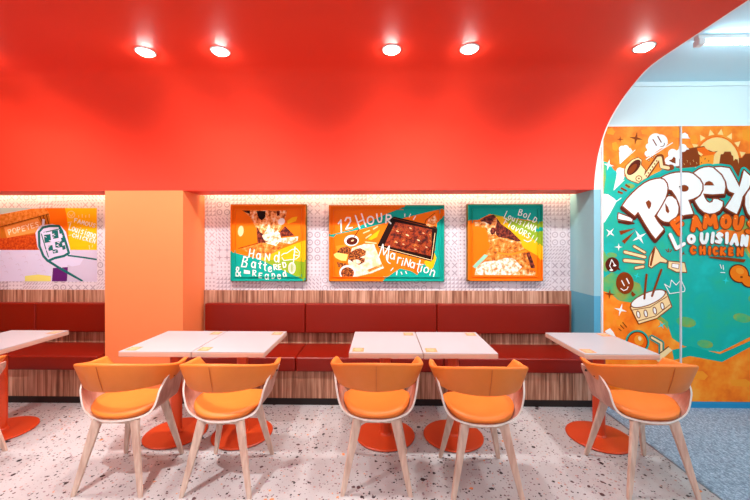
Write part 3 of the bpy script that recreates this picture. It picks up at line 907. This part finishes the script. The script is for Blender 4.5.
    for ch, x, y, w_, h_, ro in (('M', 384.5, 252, 10.5, 14, 14), ('a', 393, 254.8, 5.4, 8.8, 10), ('r', 399.5, 258.8, 4.6, 9.5, 12), ('i', 402.6, 261.6, 3, 8, 14), ('N', 407.5, 262.5, 5.8, 7, 16), ('a', 413, 263.8, 5.2, 8.2, 16), ('t', 418.6, 266, 5, 13, 14), ('i', 421.8, 267.6, 3, 8.5, 16), ('o', 426.6, 268.6, 5.6, 8.5, 16), ('n', 433, 271.5, 5.6, 9, 18)):
        letter(a, ch, x, y, w_, h_, 1.1, A_W, ro)
    a.stroke(arc(391, 257, 4.6, 6.5, 100, 200, 8), 1, A_W)
    for x0, y0, x1, y1 in ((391, 270.5, 393, 268), (397, 271, 396.6, 274.8), (401, 272, 402, 274.4), (405.6, 271.4, 406.6, 273.6), (404.8, 214, 404.8, 216.4), (410.6, 214, 409.2, 217), (415.6, 216, 413.4, 219.6)): a.stroke([(x0, y0), (x1, y1)], .9, A_W)
def pic3(a):
    a.poly([(460, 200), (550, 200), (550, 290), (460, 290)], A_OR)
    a.poly([(460, 200), (550, 200), (550, 222), (520, 219), (500, 217), (490, 214), (478, 220), (460, 220)], A_TE)
    a.poly([(492, 214), (505, 217), (522, 220), (550, 222), (550, 246), (530, 246), (510, 236)], A_LI)
    a.poly([(495, 216.5), (503, 216.5), (512, 228), (526, 234), (538, 243), (550, 245), (550, 262), (538, 256), (524, 248), (508, 236)], A_YE)
    a.poly([(534, 228), (550, 227), (550, 231), (536, 231.5)], A_TE)
    a.poly([(474, 224), (488, 224), (494, 250), (490, 262), (474, 262)], A_OR2 if False else A_TAN)
    a.poly([(474, 226), (486, 228), (490, 246), (484, 258), (474, 262)], A_OR)
    a.poly([(480, 220.5), (485, 217), (490, 215.5), (494, 214.5), (496, 217), (501, 224), (510, 230), (521, 241), (512, 242.5), (500, 239), (494, 232)], A_LEAF)
    a.poly([(474.5, 222), (484, 221.5), (491, 225), (494, 219), (496.5, 216.5), (497, 222), (495, 229), (496.5, 236), (491, 238.5), (487, 231), (483, 225), (475, 226)], A_HAND)
    a.ell(492.8, 231, 2.6, 3.6, A_LEAF, 10)
    a.poly([(489, 240), (497, 237), (508, 238.5), (521, 243), (524, 249), (516, 252), (500, 252), (490, 246)], A_TAN)
    a.stroke([(489, 241), (500, 238), (512, 241.5), (521, 242.5)], 1, A_HAND)
    a.poly([(484, 256), (494, 250), (510, 252), (525, 252), (530, 261), (530, 275), (480, 275)], A_TAN)
    a.stroke([(498, 253), (510, 254.5), (526, 251)], 1.8, A_OR2)
    a.poly([(526, 253), (529.5, 252), (534.8, 266), (534.5, 268.4), (531, 268)], A_LEAF)
    a.poly([(474.6, 275), (476.5, 267), (484, 262), (498, 260), (506, 257.8), (514, 258.5), (518, 263), (522, 267), (517, 272), (510, 275)], A_FLOUR)
    a.poly([(512, 275), (522, 269), (535.5, 271), (535, 275.4)], A_HAND)
    a.poly([(472.5, 266.5), (484.5, 254.2), (488.3, 255.4), (475.5, 268.6)], A_MINT)
    for ch, x, y, w_, h_, ro in (('B', 520.5, 212.5, 4.2, 6.2, 18), ('o', 525.5, 214.5, 4, 6, 22), ('L', 530, 217, 3.8, 6.8, 26), ('D', 535, 220, 4, 5.6, 30)): letter(a, ch, x, y, w_, h_, .85, A_W, ro)
    for k, ch in enumerate('LouisiANA'): letter(a, ch, 506.5 + k * 3.55, 215 + k * 1.72, 3.2 if ch not in 'i' else 2, 5.6 if k else 7.5, .8, A_W, 24)
    for k, ch in enumerate('FlavORS!!'): letter(a, ch, 506 + k * 3.75, 222 + k * 2.25, 3.4 if ch not in 'l!' else 2, 5.6, .8, A_W, 30)
    a.stroke([(524, 240), (527.5, 241.8), (531, 240.5)], .8, A_W)
t, hw, hh = framed('square framed picture of floury hands, nearest the orange pillar', 230.6, 204.2, 306.4, 281.6, pic1)
moulding(t, hw, hh, {'t': [(0, 1, A_OR)], 'l': [(0, .39, A_TE), (.39, 1, A_OR)], 'b': [(0, .97, A_TE), (.97, 1, A_LI)], 'r': [(0, .04, A_TE), (.04, .28, A_LI), (.28, .53, A_YE), (.53, 1, A_OR)]})
t, hw, hh = framed('wide framed picture of a roasting tray, middle of the three', 328.8, 205, 444.6, 281.8, pic2)
moulding(t, hw, hh, {'t': [(0, .66, A_OR), (.66, 1, A_TE)], 'l': [(0, .59, A_OR), (.59, .63, A_TE), (.63, 1, A_OR)], 'b': [(0, .47, A_OR), (.47, 1, A_TE)], 'r': [(0, .86, A_TE), (.86, .94, A_OR), (.94, 1, A_TE)]})
t, hw, hh = framed('square framed picture of a sandwich and leaves, nearest the blue wall end', 467.2, 204, 542.8, 281.4, pic3)
moulding(t, hw, hh, {'t': [(0, 1, A_TE)], 'l': [(0, .79, A_OR), (.79, 1, A_TE)], 'b': [(0, 1, A_OR)], 'r': [(0, .28, A_OR), (.28, .46, A_YE), (.46, .65, A_LI), (.65, .70, A_TE), (.70, .78, A_LI), (.78, 1, A_TE)]})

# ---- printed wall graphic in the left niche
DG = D2 - .0015
def graphic():
    X1, Z1 = P(97, 208, DG); X0, Z0 = P(-60, 281.3, DG); cx, cz = (X0 + X1) / 2, (Z0 + Z1) / 2
    t = thing('wall_graphic', 'printed graphic of a teal fryer basket and a food box on the left niche tiles', 'wall graphic', (cx, DG, cz))
    bx('backing_film', (X0 - cx, X1 - cx, -.0003, .0008, Z0 - cz, Z1 - cz), A_LV, t)
    a = Art(DG, cx, cz, (-60, 208, 97, 281.3))
    a.poly([(45, 208), (68, 208), (70, 242), (45, 242)], A_OR); a.poly([(65, 208), (97, 208), (97, 250), (69, 250), (68.5, 232), (67, 218)], A_YE)
    a.poly([(50, 242), (69, 242), (69, 250), (50, 250)], A_OR)
    a.poly([(69, 250), (97, 250), (97, 281.3), (66, 281.3)], A_MV)
    a.poly([(-60, 208), (34, 208), (0, 214), (-60, 226)], A('sky_wash', (176, 206, 214)))
    a.poly([(-60, 226), (0, 214.5), (32, 208.6), (46, 208), (49.5, 214), (52, 250), (-60, 250)], A_BOXK)
    a.poly([(-60, 240), (0, 227.5), (49, 214.5), (51, 228), (52, 250), (-60, 250)], A_BOXD)
    a.poly([(-60, 243), (0, 238.5), (36, 234), (38, 250), (-60, 250)], A_RED2)
    a.stroke([(-60, 240), (0, 227), (49, 214)], .7, A_DB)
    a.poly([(4, 227.5), (38, 218), (43, 228), (42, 231), (7, 238)], A_BOX)
    word(a, 'POPEYES', 10, 232, 37, 224.5, 5, .9, A_PAPER, .85)
    for k in range(3): a.stroke([(40 + k * 3.2, 216.5 - k), (42.5 + k * 3.2, 222 + k * 1.2)], .8, A_DB)
    a.poly([(53, 268), (68, 267), (67, 281.3), (52, 281.3)], A_PU); a.poly([(25, 276), (38, 274.5), (51, 276), (51, 281.3), (25, 281.3)], A_PY)
    # fryer basket
    halo = [(35.5, 233), (39, 226.5), (42, 225), (42.5, 219), (45, 219.5), (44.5, 225), (52, 224), (61, 226), (66, 232), (70, 248), (71, 255), (84, 258), (80, 265), (72, 266.5), (66, 264), (62, 268), (50, 262), (44, 256.5), (37.5, 247)]
    a.poly(halo, A_LV)
    ringp = [(39, 232), (43, 227.5), (50, 226), (59, 226), (62, 231), (66, 243), (69, 253), (64, 256), (55, 258), (48, 261), (43.5, 256), (39.5, 246)]
    a.stroke(ringp, 2.4, A_DT, close=True)
    a.stroke([(41.5, 234), (45, 246), (48.5, 257)], 1, A_DT); a.stroke([(44, 232.5), (59, 229)], 1, A_DT)
    for x, y, w_, h_ in ((44, 235, 6.5, 8), (52, 231, 6, 8), (59, 230, 3, 4), (55, 242, 7, 6), (48, 246, 4.5, 5), (61, 238, 3, 5), (52.5, 250, 5, 3.6), (62, 246, 3, 4)):
        a.poly([(x, y), (x + w_, y - 1), (x + w_ + .8, y + h_ - 1), (x + .8, y + h_)], A_DT)
    for k in range(30):
        x, y = 44 + (k * 5.3) % 17, 233 + (k * 7.7) % 20
        a.stroke([(x, y), (x + 1.8, y + (.8 if k % 2 else -.8))], .7, A_LV)
    a.stroke([(68.5, 255.5), (84, 257.5), (97, 259.5)], 1.6, A_DT)
    a.stroke([(47, 260), (58, 267), (72, 275), (82, 281)], 2.4, A_DT)
    # faint lavender doodles
    for k in range(34):
        x, y = -55 + (k * 17.7) % 104, 253 + (k * 8.9) % 24
        if x > 44 and y > 262: continue
        a.stroke([(x, y), (x + 2.5, y - 1), (x + 3.5, y + 1.2)], .45, A_MV)
    a.stroke(arc(71.5, 214.5, 3.6, 3.4, 0, 360, 12), .6, A_CR); a.stroke([(69.5, 214), (71.5, 216.5), (74, 213)], .6, A_CR)
    for k in range(4): a.stroke([(79 + k * 3.5, 215.5 - k % 2), (79 + k * 3.5, 217.5)], .6, A_CR)
    a.stroke([(68.5, 222.5), (72, 222)], .9, A_CR)
    word(a, 'FAMOUS', 76, 220.5, 94.5, 225.5, 3.8, .75, A_W, .8)
    word(a, 'Louisiana', 71, 227, 95, 235, 6.6, .8, A_W, .9)
    word(a, 'CHICKEN', 74, 235.5, 94.5, 241, 3.8, .75, A_W, .8)
    a.stroke([(69, 235.5), (71.5, 235)], .7, A_CR)
    a.stroke([(89.5, 245.5), (90, 249)], .8, A_CR); a.stroke([(93, 245), (92.5, 247)], .7, A_CR)
    a.build('print', t)
graphic()

# ---- the big mural on the side room wall
DM = D1 - .022
def mural():
    E = 905
    X0, Z1 = P(603.2, 126.6, DM); X1, _ = P(E, 126.6, DM); Z0 = P(700, 401.6, DM)[1]
    XS, _ = P(680.2, 200, DM)
    cx = (X0 + X1) / 2
    t = thing('wall_mural', 'tall orange and teal painted mural with big bubble lettering on two panels', 'mural', (cx, DM, 0))
    bx('panel', (X0 - cx, XS - cx - .006, .0002, .0215, Z0, Z1), A_MO, t)
    bx('panel', (XS - cx + .006, X1 - cx, .0002, .0215, Z0, Z1), A_MO, t)
    bx('joint_strip', (XS - cx - .0065, XS - cx + .0045, -.014, .0215, Z0, Z1), plain('strip_grey', (214, 214, 220), .5), t)
    bx('top_edge', (X0 - cx - .01, X1 - cx, -.001, .0215, Z1 + .0002, Z1 + .012), M_white, t)
    bx('side_edge', (X0 - cx - .010, X0 - cx - .0002, -.001, .0215, Z0, Z1), M_white, t)
    bx('skirting', (X0 - cx - .010, X1 - cx, -.006, .0215, .0, Z0 - .0005), M_skirt, t)
    bm = bmesh.new(); xh, zh = P(678.3, 187, DM); lathe(bm, [(0, 0), (.006, 0), (.006, .004), (0, .004)], 14)
    bmesh.ops.rotate(bm, verts=bm.verts, cent=(0, 0, 0), matrix=Matrix.Rotation(math.radians(90), 3, 'X'))
    bmesh.ops.translate(bm, verts=bm.verts, vec=(xh - cx, -.0135, zh)); link('lock', bm, M_black, t, True)
    a = Art(DM, cx, 0, (603.4, 126.8, E - .2, 401.4))
    bot = 402
    # ground colours
    a.poly([(603, 126), (E, 126), (E, bot), (603, bot)], A_MO)
    a.poly([(603, 161), (609, 163), (614, 170), (624, 176), (634, 181), (648, 177), (660, 171), (668, 165), (678, 164), (685, 167), (690, 167), (698, 163), (708, 161.5), (720, 162), (731, 163.5), (736, 169), (742, 163), (750, 168), (760, 165), (800, 172), (850, 184), (E, 200),
            (E, 300), (840, 318), (790, 330), (752, 336), (720, 352), (700, 350), (684, 346), (672, 338), (668, 326), (655, 314), (640, 306), (632, 303), (618, 300), (610, 293), (603, 291)], A_MT)
    for pts in ([(603, 163), (606, 168), (606, 176), (604.5, 186), (603, 193)], [(603, 250), (607, 256), (612, 258), (611, 268), (606, 272), (603, 270)],
                [(603, 278), (612, 272), (622, 276), (640, 284), (646, 300), (634, 303), (620, 301), (611, 294), (603, 291)],
                [(655, 312), (668, 322), (668, 334), (660, 330)], [(724, 212), (738, 216), (750, 222), (770, 224), (800, 260), (780, 280), (752, 262), (744, 250), (730, 240)]):
        a.poly(pts, A_MG)
    a.poly([(716, 232), (722, 229), (735, 231), (750, 228), (770, 232), (776, 250), (752, 258), (744, 244), (728, 242)], A_MO)
    a.poly([(641, 322), (652, 316), (662, 322), (668, 330), (668, 340), (656, 344), (640, 334)], A_MO)
    for cx_, cy_, r_ in ((630, 186, 5), (612, 255, 5), (705, 344, 8), (686, 322, 10), (742, 318, 9), (760, 300, 12)): a.ell(cx_, cy_, r_, r_ * .5, A_MG, 10)
    a.poly([(672, 350), (690, 346), (720, 354), (752, 340), (752, 346), (722, 362), (690, 356), (674, 360)], A_TE)
    # soft blocks of lighter orange
    for x, y, w_, h_ in ((606, 129, 9, 6), (612, 143, 6, 8), (641, 130, 10, 5), (672, 131, 9, 7), (690, 136, 8, 9), (742, 130, 12, 12), (606, 312, 8, 12), (616, 320, 7, 7), (646, 330, 6, 6), (690, 372, 18, 8), (730, 380, 22, 7)):
        a.poly([(x, y), (x + w_ * .7, y - 1), (x + w_, y + h_ * .5), (x + w_ * .8, y + h_), (x + w_ * .1, y + h_ * .8)], A_OR2)
    # sun and rays
    a.stroke(arc(717, 164, 23.2, 27.5, 180, 360, 24), .9, A_RO)
    a.ell(717, 164, 22.4, 26.6, A_SUN)
    for k in range(9):
        an = 192 + k * 21.5; c_, s_ = math.cos(math.radians(an)), math.sin(math.radians(an))
        px_, py_ = 717 + 24.5 * c_, 163 + 28.5 * s_
        a.poly([(px_ - s_ * 3, py_ + c_ * 3), (px_ + s_ * 3, py_ - c_ * 3), (717 + 30 * c_, 163 + 34.5 * s_)], A_SUN)
    # skyline, boat and box
    a.poly([(716, 172), (719, 164), (720.5, 154.5), (723, 154), (724.5, 151.6), (730.5, 151.6), (731.5, 155), (733, 156), (733.5, 161), (735, 159), (737.5, 159.5), (738.5, 164), (738.6, 158), (742, 158), (745, 154), (750, 153.5), (752, 158), (760, 157), (762, 150), (772, 150), (773, 158), (790, 160), (790, 178), (716, 176)], A_BR)
    a.poly([(675.5, 152), (680, 150), (698, 146.8), (704, 146), (706, 149), (713, 151.8), (717.5, 151), (714.5, 154), (712, 163), (704, 166), (684, 168), (676, 168)], A_BR)
    a.poly([(697, 148), (704, 147), (710, 151.8), (716, 152), (713.5, 155.5), (701, 156), (697.5, 151)], A_RO)
    a.poly([(699.5, 156.6), (714, 154.6), (713, 164), (705, 164), (699.5, 165.5)], A_OR2)
    a.poly([(697.8, 151), (703, 154.5), (701, 156), (698.5, 154)], A_SUN)
    for k in range(14):
        a.ell(678 + (k * 3.1) % 19, 160 + (k * 2.3) % 5, .35, .35, A_SUN, n=6)
        a.ell(701 + (k * 3.7) % 11, 157.5 + (k * 1.9) % 6, .4, .4, A_BR, n=6)
    # clouds
    def cloud(pts, lobes, m=A_W):
        a.poly(pts, m)
        for x, y, r_ in lobes: a.ell(x, y, r_, r_, m, step=False)
    cloud([(619.6, 163.5), (619, 152), (626, 146), (632.5, 151)], [(622, 149, 3.2), (625.4, 148.6, 3.4), (628.6, 150.6, 2.8)])
    a.stroke([(619.8, 163.6), (635, 150)], .7, A_W)
    cloud([(646, 157), (648, 143), (656, 134), (668, 143.5), (650, 156)], [(655.5, 141, 7.6), (660.5, 141.5, 7), (648.5, 146.5, 3), (647, 153.5, 2.6), (651.5, 151, 4)])
    a.stroke([(646, 159.4), (672.4, 142.8)], .8, A_W)
    a.stroke([(652.8, 139.6), (656.2, 145.4)], 1.2, A_BR); a.stroke([(657.6, 136.4), (661, 142.2)], 1.2, A_BR)
    a.stroke([(660.5, 146.6), (662.8, 146.4), (664.3, 144.8), (664, 143)], .8, A_BR)
    cloud([(664, 167), (668, 156), (679, 150), (679, 166)], [(672.5, 153.5, 4.6), (668, 160.5, 3.4), (677, 155, 4.6), (672, 161, 4)])
    cloud([(681.4, 137.8), (688.6, 138), (687.6, 134.6), (684.6, 132.6), (681.4, 134)], [])
    a.stroke([(681.4, 138.2), (689.6, 138.2)], .6, A_W)
    cloud([(676, 152), (681, 145.6), (688, 148), (689, 149.4), (684, 150)], [(682.6, 148, 4)])
    cloud([(613.4, 190), (616, 178), (617.6, 168), (624, 168.6), (624, 178), (620, 184)], [(619.8, 171.2, 3.6), (619.5, 177.5, 3.4)])
    a.stroke([(613.6, 190), (624, 180)], .7, A_W)
    cloud([(603, 194), (608, 194.4), (614, 198.6), (616.6, 201), (609.6, 214), (604.6, 222), (603, 223)], [])
    a.stroke([(616, 201.6), (621, 198)], .7, A_W)
    a.poly([(668.4, 160.6), (671.6, 159.4), (673.6, 156.6), (675.4, 158.4), (675.4, 163.6), (672, 162.6)], A_BR)
    # sparkles
    for x, y, r_, m, ro in ((635.8, 138.4, 6.8, A_BR, 10), (620, 139.4, 3.6, A_BR, 0), (608.2, 165, 6, A_W, 12), (610, 232.6, 5.6, A_W, 40), (639.2, 237, 8, A_W, 60), (618.5, 247, 4.2, A_W, 0),
                            (620.4, 309.8, 6.6, A_W, 15), (636.6, 276, 3.6, A_CY, 20), (661.4, 325, 4.4, A_CY, 60), (609.4, 294, 5.6, A_BR, 5), (683, 253.6, 3, A_BR, 20), (725.5, 280.6, 4, A_CY, 10)):
        a.star(x, y, r_, m, ro)
    # tick marks
    for x0, y0, x1, y1, w_ in ((617.6, 191.6, 622.6, 193.4, 2), (620.6, 188, 626.6, 191, 2), (625, 184.6, 629.6, 187.4, 2)): a.stroke([(x0, y0), (x1, y1)], w_, A_BR, cap=False)
    a.poly([(619, 231), (635.4, 228.2), (620.6, 235)], A_BR); a.poly([(621.6, 241), (635.4, 230.6), (624.4, 244)], A_BR)
    for p in (((665.6, 249.4), (667.4, 251.8)), ((668.2, 248.8), (668.6, 252)), ((671.4, 249.6), (670, 252))): a.stroke(p, .9, A_BR)
    for p in (((618.6, 328.6), (621, 330.6)), ((620.2, 325), (623.6, 328.4)), ((622.6, 322.4), (626.4, 327))): a.stroke(p, .9, A_BR)
    a.out([(618.4, 213.4), (632.6, 218.6), (631.8, 221.4), (618, 219)], A_W, A_BR, 1.1)
    a.poly([(617.4, 220.6), (634, 222.4), (634.6, 224), (628, 225), (618, 223)], A_DB)
    # saxophone
    a.stroke([(637, 178), (644, 178.6), (650, 170), (658, 157.6), (660.6, 157), (662, 166), (668, 168), (671, 167.4)], 6, A_BR)
    a.out([(624.2, 172), (626, 166), (632, 160), (638, 157.8), (641.4, 160), (640.6, 165), (645, 170), (643, 180), (638, 183), (631.6, 181), (627, 178.4)], A_CR, A_BR, .8)
    a.stroke([(640, 179), (645, 177), (650, 169.6), (658, 158.4), (660, 158), (661.4, 166.8), (668, 168)], 3.2, A_CR)
    a.ell(633.6, 167.4, 9.4, 4.6, A_DB, -50); a.ell(632.2, 169, 6.4, 2.6, A_BR, -50)
    a.stroke(arc(638.6, 178.6, 3, 2.8, 0, 360, 14), .8, A_BR); a.ell(638.6, 178.6, .9, .9, A_BR)
    for k in range(6): a.ell(646 + k * 2.1, 176 - k * 3, .8, .8, A_BR, n=8)
    for x, y in ((648.6, 160.4), (652.4, 157.4), (655.6, 155.4)): a.ell(x, y, 1.3, 1.1, A_BR); a.ell(x, y, .6, .5, A_CR)
    # cream sticks and trumpet
    for p, w_ in ((((634, 246.4), (644.4, 252.4)), 2), (((624.6, 252), (644.4, 257)), 2.6), (((624.4, 260.4), (643, 262)), 3), (((635.4, 268), (643, 266.6)), 2.2)):
        a.stroke(p, w_ + 1.6, A_BR); a.stroke(p, w_, A_CR)
    a.out([(654.6, 247), (657.4, 250.6), (660.4, 256.4), (666.6, 260.6), (666, 262.6), (660, 261.6), (655, 264.6), (651, 267.6), (648.6, 266), (649.6, 257)], A_CR, A_BR, .9)
    a.stroke([(654, 248.6), (650.4, 265)], 2.2, A_BR)
    a.out([(668.4, 261.4), (684, 263), (686, 272), (676, 271.6), (668, 267.6)], A_CR, A_BR, .9); a.out([(672, 263.6), (678.4, 264.4), (678, 268.4), (671.6, 267)], A_W, A_BR, .6)
    # note bubble and smiling balloon
    a.ell(612, 264.6, 6.9, 7.4, A_DB); a.poly([(615, 269), (620.6, 270.6), (617.6, 266)], A_DB)
    a.stroke([(609.4, 265.8), (611.4, 259.6), (614.6, 265)], .8, A_W); a.stroke([(609.4, 265.6), (611.4, 269.4)], .7, A_W)
    a.ell(611, 270, 1.8, 1, A_W); a.ell(614.4, 265.4, 1.6, 1, A_W)
    a.ell(624.6, 283, 8.8, 11, A_BR, -8); a.poly([(631.6, 291), (635.6, 294.6), (632.6, 296.8), (630.6, 294)], A_BR)
    a.stroke([(621.4, 280.6), (624, 285.4)], 1.2, A_W); a.stroke([(626.4, 278.6), (628.8, 283.4)], 1.2, A_W)
    a.stroke([(620.6, 288.4), (623.4, 290.6), (626.6, 289.2), (627.8, 286.8)], .9, A_W)
    # drum and sticks
    a.out([(630.4, 307), (665.4, 291.4), (671, 306.4), (656, 318), (638.6, 323.4)], A_CR, A_BR, 1)
    a.ell(647.8, 298.6, 19, 6.6, A_BR, -22); a.ell(647.8, 298.6, 17.8, 5.6, A_W, -22)
    a.stroke([(632, 310), (650, 307), (666.6, 296.6)], .8, A_BR); a.stroke([(637.6, 321), (655, 316), (669.6, 304.6)], .8, A_BR)
    for x, y in ((638, 314.4), (645.4, 313.4), (654.4, 310.6), (662, 306)): a.ell(x, y, 2.1, 4, A_BR, -12); a.ell(x, y, 1.2, 3, A_W, -12)
    a.stroke([(646.2, 274.6), (644, 298.4)], 2.2, A_BR); a.stroke([(661, 269.6), (651.6, 296)], 2.2, A_BR)
    # crown outline
    a.stroke([(664.2, 284), (669.4, 287.4), (671, 280), (675.8, 285), (680.6, 279.6), (684.6, 288.6), (684, 291.4), (669.4, 293.6)], .8, A_W, close=True)
    for p in (((719.6, 264.6), (721, 268.4)), ((722.6, 265.2), (723, 269.6)), ((720.4, 272.4), (724.4, 272.6))): a.stroke(p, .8, A_W)
    # drumstick, fried piece, straw cup
    a.ell(738.6, 273.6, 10.4, 9.2, A_DB, 30); a.ell(747, 281, 8, 6, A_DB, 40)
    a.ell(738.6, 273.6, 9.2, 8, A_OR, 30); a.ell(747, 281, 6.8, 4.8, A_OR, 40); a.ell(739.5, 271, 4.2, 3, A_OR2, 20); a.ell(741, 277, 1.4, 1, A_BR)
    a.stroke([(752, 285), (758, 291)], 4.6, A_DB); a.stroke([(752, 285), (758, 291)], 3, A_CR)
    a.ell(637, 342, 12, 12.2, A_TE); a.ell(637, 342, 10.4, 10.6, A_DB); a.ell(637, 342, 9.4, 9.6, A_RO); a.ell(638.6, 340, 4.6, 5.4, A_OR2, -20); a.ell(639.4, 338.4, 1.6, 2.4, A_CR, -20)
    a.stroke([(651.4, 337.4), (661, 343), (661, 360)], 5.6, A_TE); a.stroke([(651.4, 337.4), (661, 343), (661, 360)], 3.6, A_DB); a.stroke([(651.4, 337.4), (661, 343), (661, 360)], 2.2, A_CR)
    a.poly([(604.4, 331), (609.6, 328), (613, 332), (616, 338), (609, 336)], A_W)
    a.poly([(654, 358), (668, 347), (672, 350), (658, 362)], A_CR); a.stroke([(654, 357), (668, 346.6)], 1, A_DB)
    # main bubble lettering
    P1 = [(622.2, 205.8), (627, 199), (632.6, 193), (638, 188), (643.8, 183.6), (649.5, 180.8), (655, 179.4), (659.5, 178.8), (663.2, 180), (665.9, 183.6), (666.8, 188), (666.2, 193), (664.6, 198), (661.4, 204), (657.9, 210), (653.6, 216.2), (657, 222), (663, 229.2), (655, 238.6), (651, 233.6), (644.6, 223.6), (637.6, 211.6), (634.2, 215.6)]
    Oo = [(664.8, 198.6), (668, 196.4), (671.6, 196.6), (675.6, 200), (677.9, 207), (677.4, 213), (675, 217.6), (671.6, 220.8), (667.8, 222), (663.6, 221.4), (660.4, 219.6), (656.6, 215.6), (660, 208)]
    P2 = [(659.8, 178.8), (664.4, 176.2), (669.6, 174.2), (675, 173), (681, 172.6), (688, 172.8), (693.6, 174.4), (699, 178.2), (702, 183), (702.6, 187.6), (701, 192.4), (697.6, 196), (692.6, 198.6), (687.6, 200), (692.6, 213.8), (686, 214.6), (680.6, 215.8), (679.6, 208), (678.4, 203), (675.6, 196.6), (671.4, 190.4), (667.4, 189), (666.6, 184)]
    E1 = [(693.4, 173), (698.6, 169.4), (703, 167.8), (708.4, 167.2), (713, 168.2), (717.4, 170.8), (721.4, 175.6), (723.8, 181), (724.6, 187), (723.4, 193.6), (712, 194.4), (702.4, 193.6), (704, 198), (706.4, 201.6), (709, 203), (711.8, 202), (713, 199), (717, 199.4), (722, 202), (721.8, 206), (719, 210.4), (713.8, 213), (708.6, 213.6), (703.4, 212), (699, 208.4), (695.4, 203), (694.4, 200.4), (700, 196), (703, 190), (703, 184), (700, 178.6)]
    Y1 = [(713.8, 167.6), (720, 167.2), (728.6, 168.4), (733, 176), (738.8, 187.2), (741.4, 178), (743.2, 170.4), (747, 174), (752, 178.4), (748, 188), (741.8, 196.6), (739.4, 206), (736, 214), (730, 211), (724.8, 207.6), (730, 200), (733.8, 193.4), (728.6, 191.4), (726.6, 188), (725.6, 182), (721.6, 174.4)]
    E2 = [(744.6, 196.6), (747, 192), (752, 186), (760, 183), (768, 184), (774, 190), (776, 198), (774, 204), (758, 203), (758, 208), (762, 211), (768, 209.6), (774, 212), (770, 219), (762, 222), (753, 220), (747, 213), (744.4, 205)]
    S1 = [(782, 196), (788, 188), (797, 187), (803, 192), (802, 198), (793, 197), (792, 200), (801, 206), (804, 214), (800, 223), (790, 227), (780, 223), (779, 216), (790, 217), (793, 214), (786, 209), (781, 203)]
    allp = [P1, Oo, P2, E1, Y1, E2, S1]
    a.L += 1
    for pl in allp: a.stroke(pl, 7.0, A_TE, False, True)
    a.L += 1
    for pl in allp: a.stroke([(x - .4, y + 2.4) for x, y in pl], 4.4, A_DB, False, True)
    a.L += 1
    for pl in allp: a.poly([(x - .4, y + 2.4) for x, y in pl], A_DB, False)
    for pl in (P2, Oo, E1, Y1, E2, S1, P1): a.out(pl, A_HT, A_BR, 1.4)
    for pl in ([(645, 202.4), (648.2, 200), (650.8, 202.8), (650.4, 206.4), (648.4, 209.6), (646.4, 206.4)], [(664.4, 203), (667.4, 207), (668.8, 211.4), (667.6, 213.6), (665.2, 211.4)],
               [(703.2, 185.6), (705, 182.4), (708.4, 181), (711.6, 182.4), (713.6, 185.6)]): a.poly(pl, A_BR)
    a.ell(683.6, 188.4, 4.4, 3.4, A_BR); a.ell(764, 194, 4, 2, A_BR)
    a.poly([(705.6, 198), (711, 199.4), (709, 202)], A_TE)
    # smaller words under it
    fam = [('F', 679, 225.6, 12, 13, -32), ('A', 695.6, 223.4, 8.4, 11.5, -8), ('M', 709.6, 221.6, 11.4, 10.4, 0), ('O', 725.2, 221.6, 7.2, 10, 4), ('U', 737.6, 223, 7.4, 10.6, 8), ('S', 751, 227, 8, 12, 12)]
    for ch, x, y, w_, h_, ro in fam: letter(a, ch, x, y, w_ * 1.08, h_ * 1.04, 4.5, A_RO, ro, A_BR, .9)
    for ch, x, y, w_, h_, ro in fam: a.ell(x - w_ * .42, y - h_ * .42, .7, .45, A_SUN, 20)
    lou = [('L', 676.4, 239.6, 11, 15, -26), ('O', 690.6, 239, 6.2, 6.6, 0), ('U', 703.4, 238.4, 7, 8.6, 4), ('I', 711.8, 237.8, 2, 9, 6), ('S', 718.4, 238, 5.6, 8.8, 8), ('I', 726, 238, 2, 9, 2), ('A', 733.8, 239.6, 6.4, 9, 6), ('N', 743.6, 240.6, 5.6, 9, 6), ('A', 754.6, 242.6, 6.6, 9, 8)]
    for ch, x, y, w_, h_, ro in lou:
        letter(a, ch, x - .6, y + 1.1, w_, h_, 3.5, A_BR, ro)
    for ch, x, y, w_, h_, ro in lou: letter(a, ch, x, y, w_, h_, 3.5, A_W, ro)
    chk = 'CHICKEN'
    for k, (ch, x, w_) in enumerate(zip(chk, (692.4, 701.6, 708.8, 714.6, 722, 730, 739.2), (4.6, 5, 2, 4, 4.8, 3.8, 5.4))):
        letter(a, ch, x, 250 - .4 * (k - 2) * 0 + k * .3, w_, 6.6, 2.4, A_RO, 2, A_BR, .8)
    a.poly([(709, 256.4), (724, 257), (745, 259.4), (743, 262.4), (722, 260), (708, 257.6)], A_BR)
    a.build('painted_artwork', t)
mural()
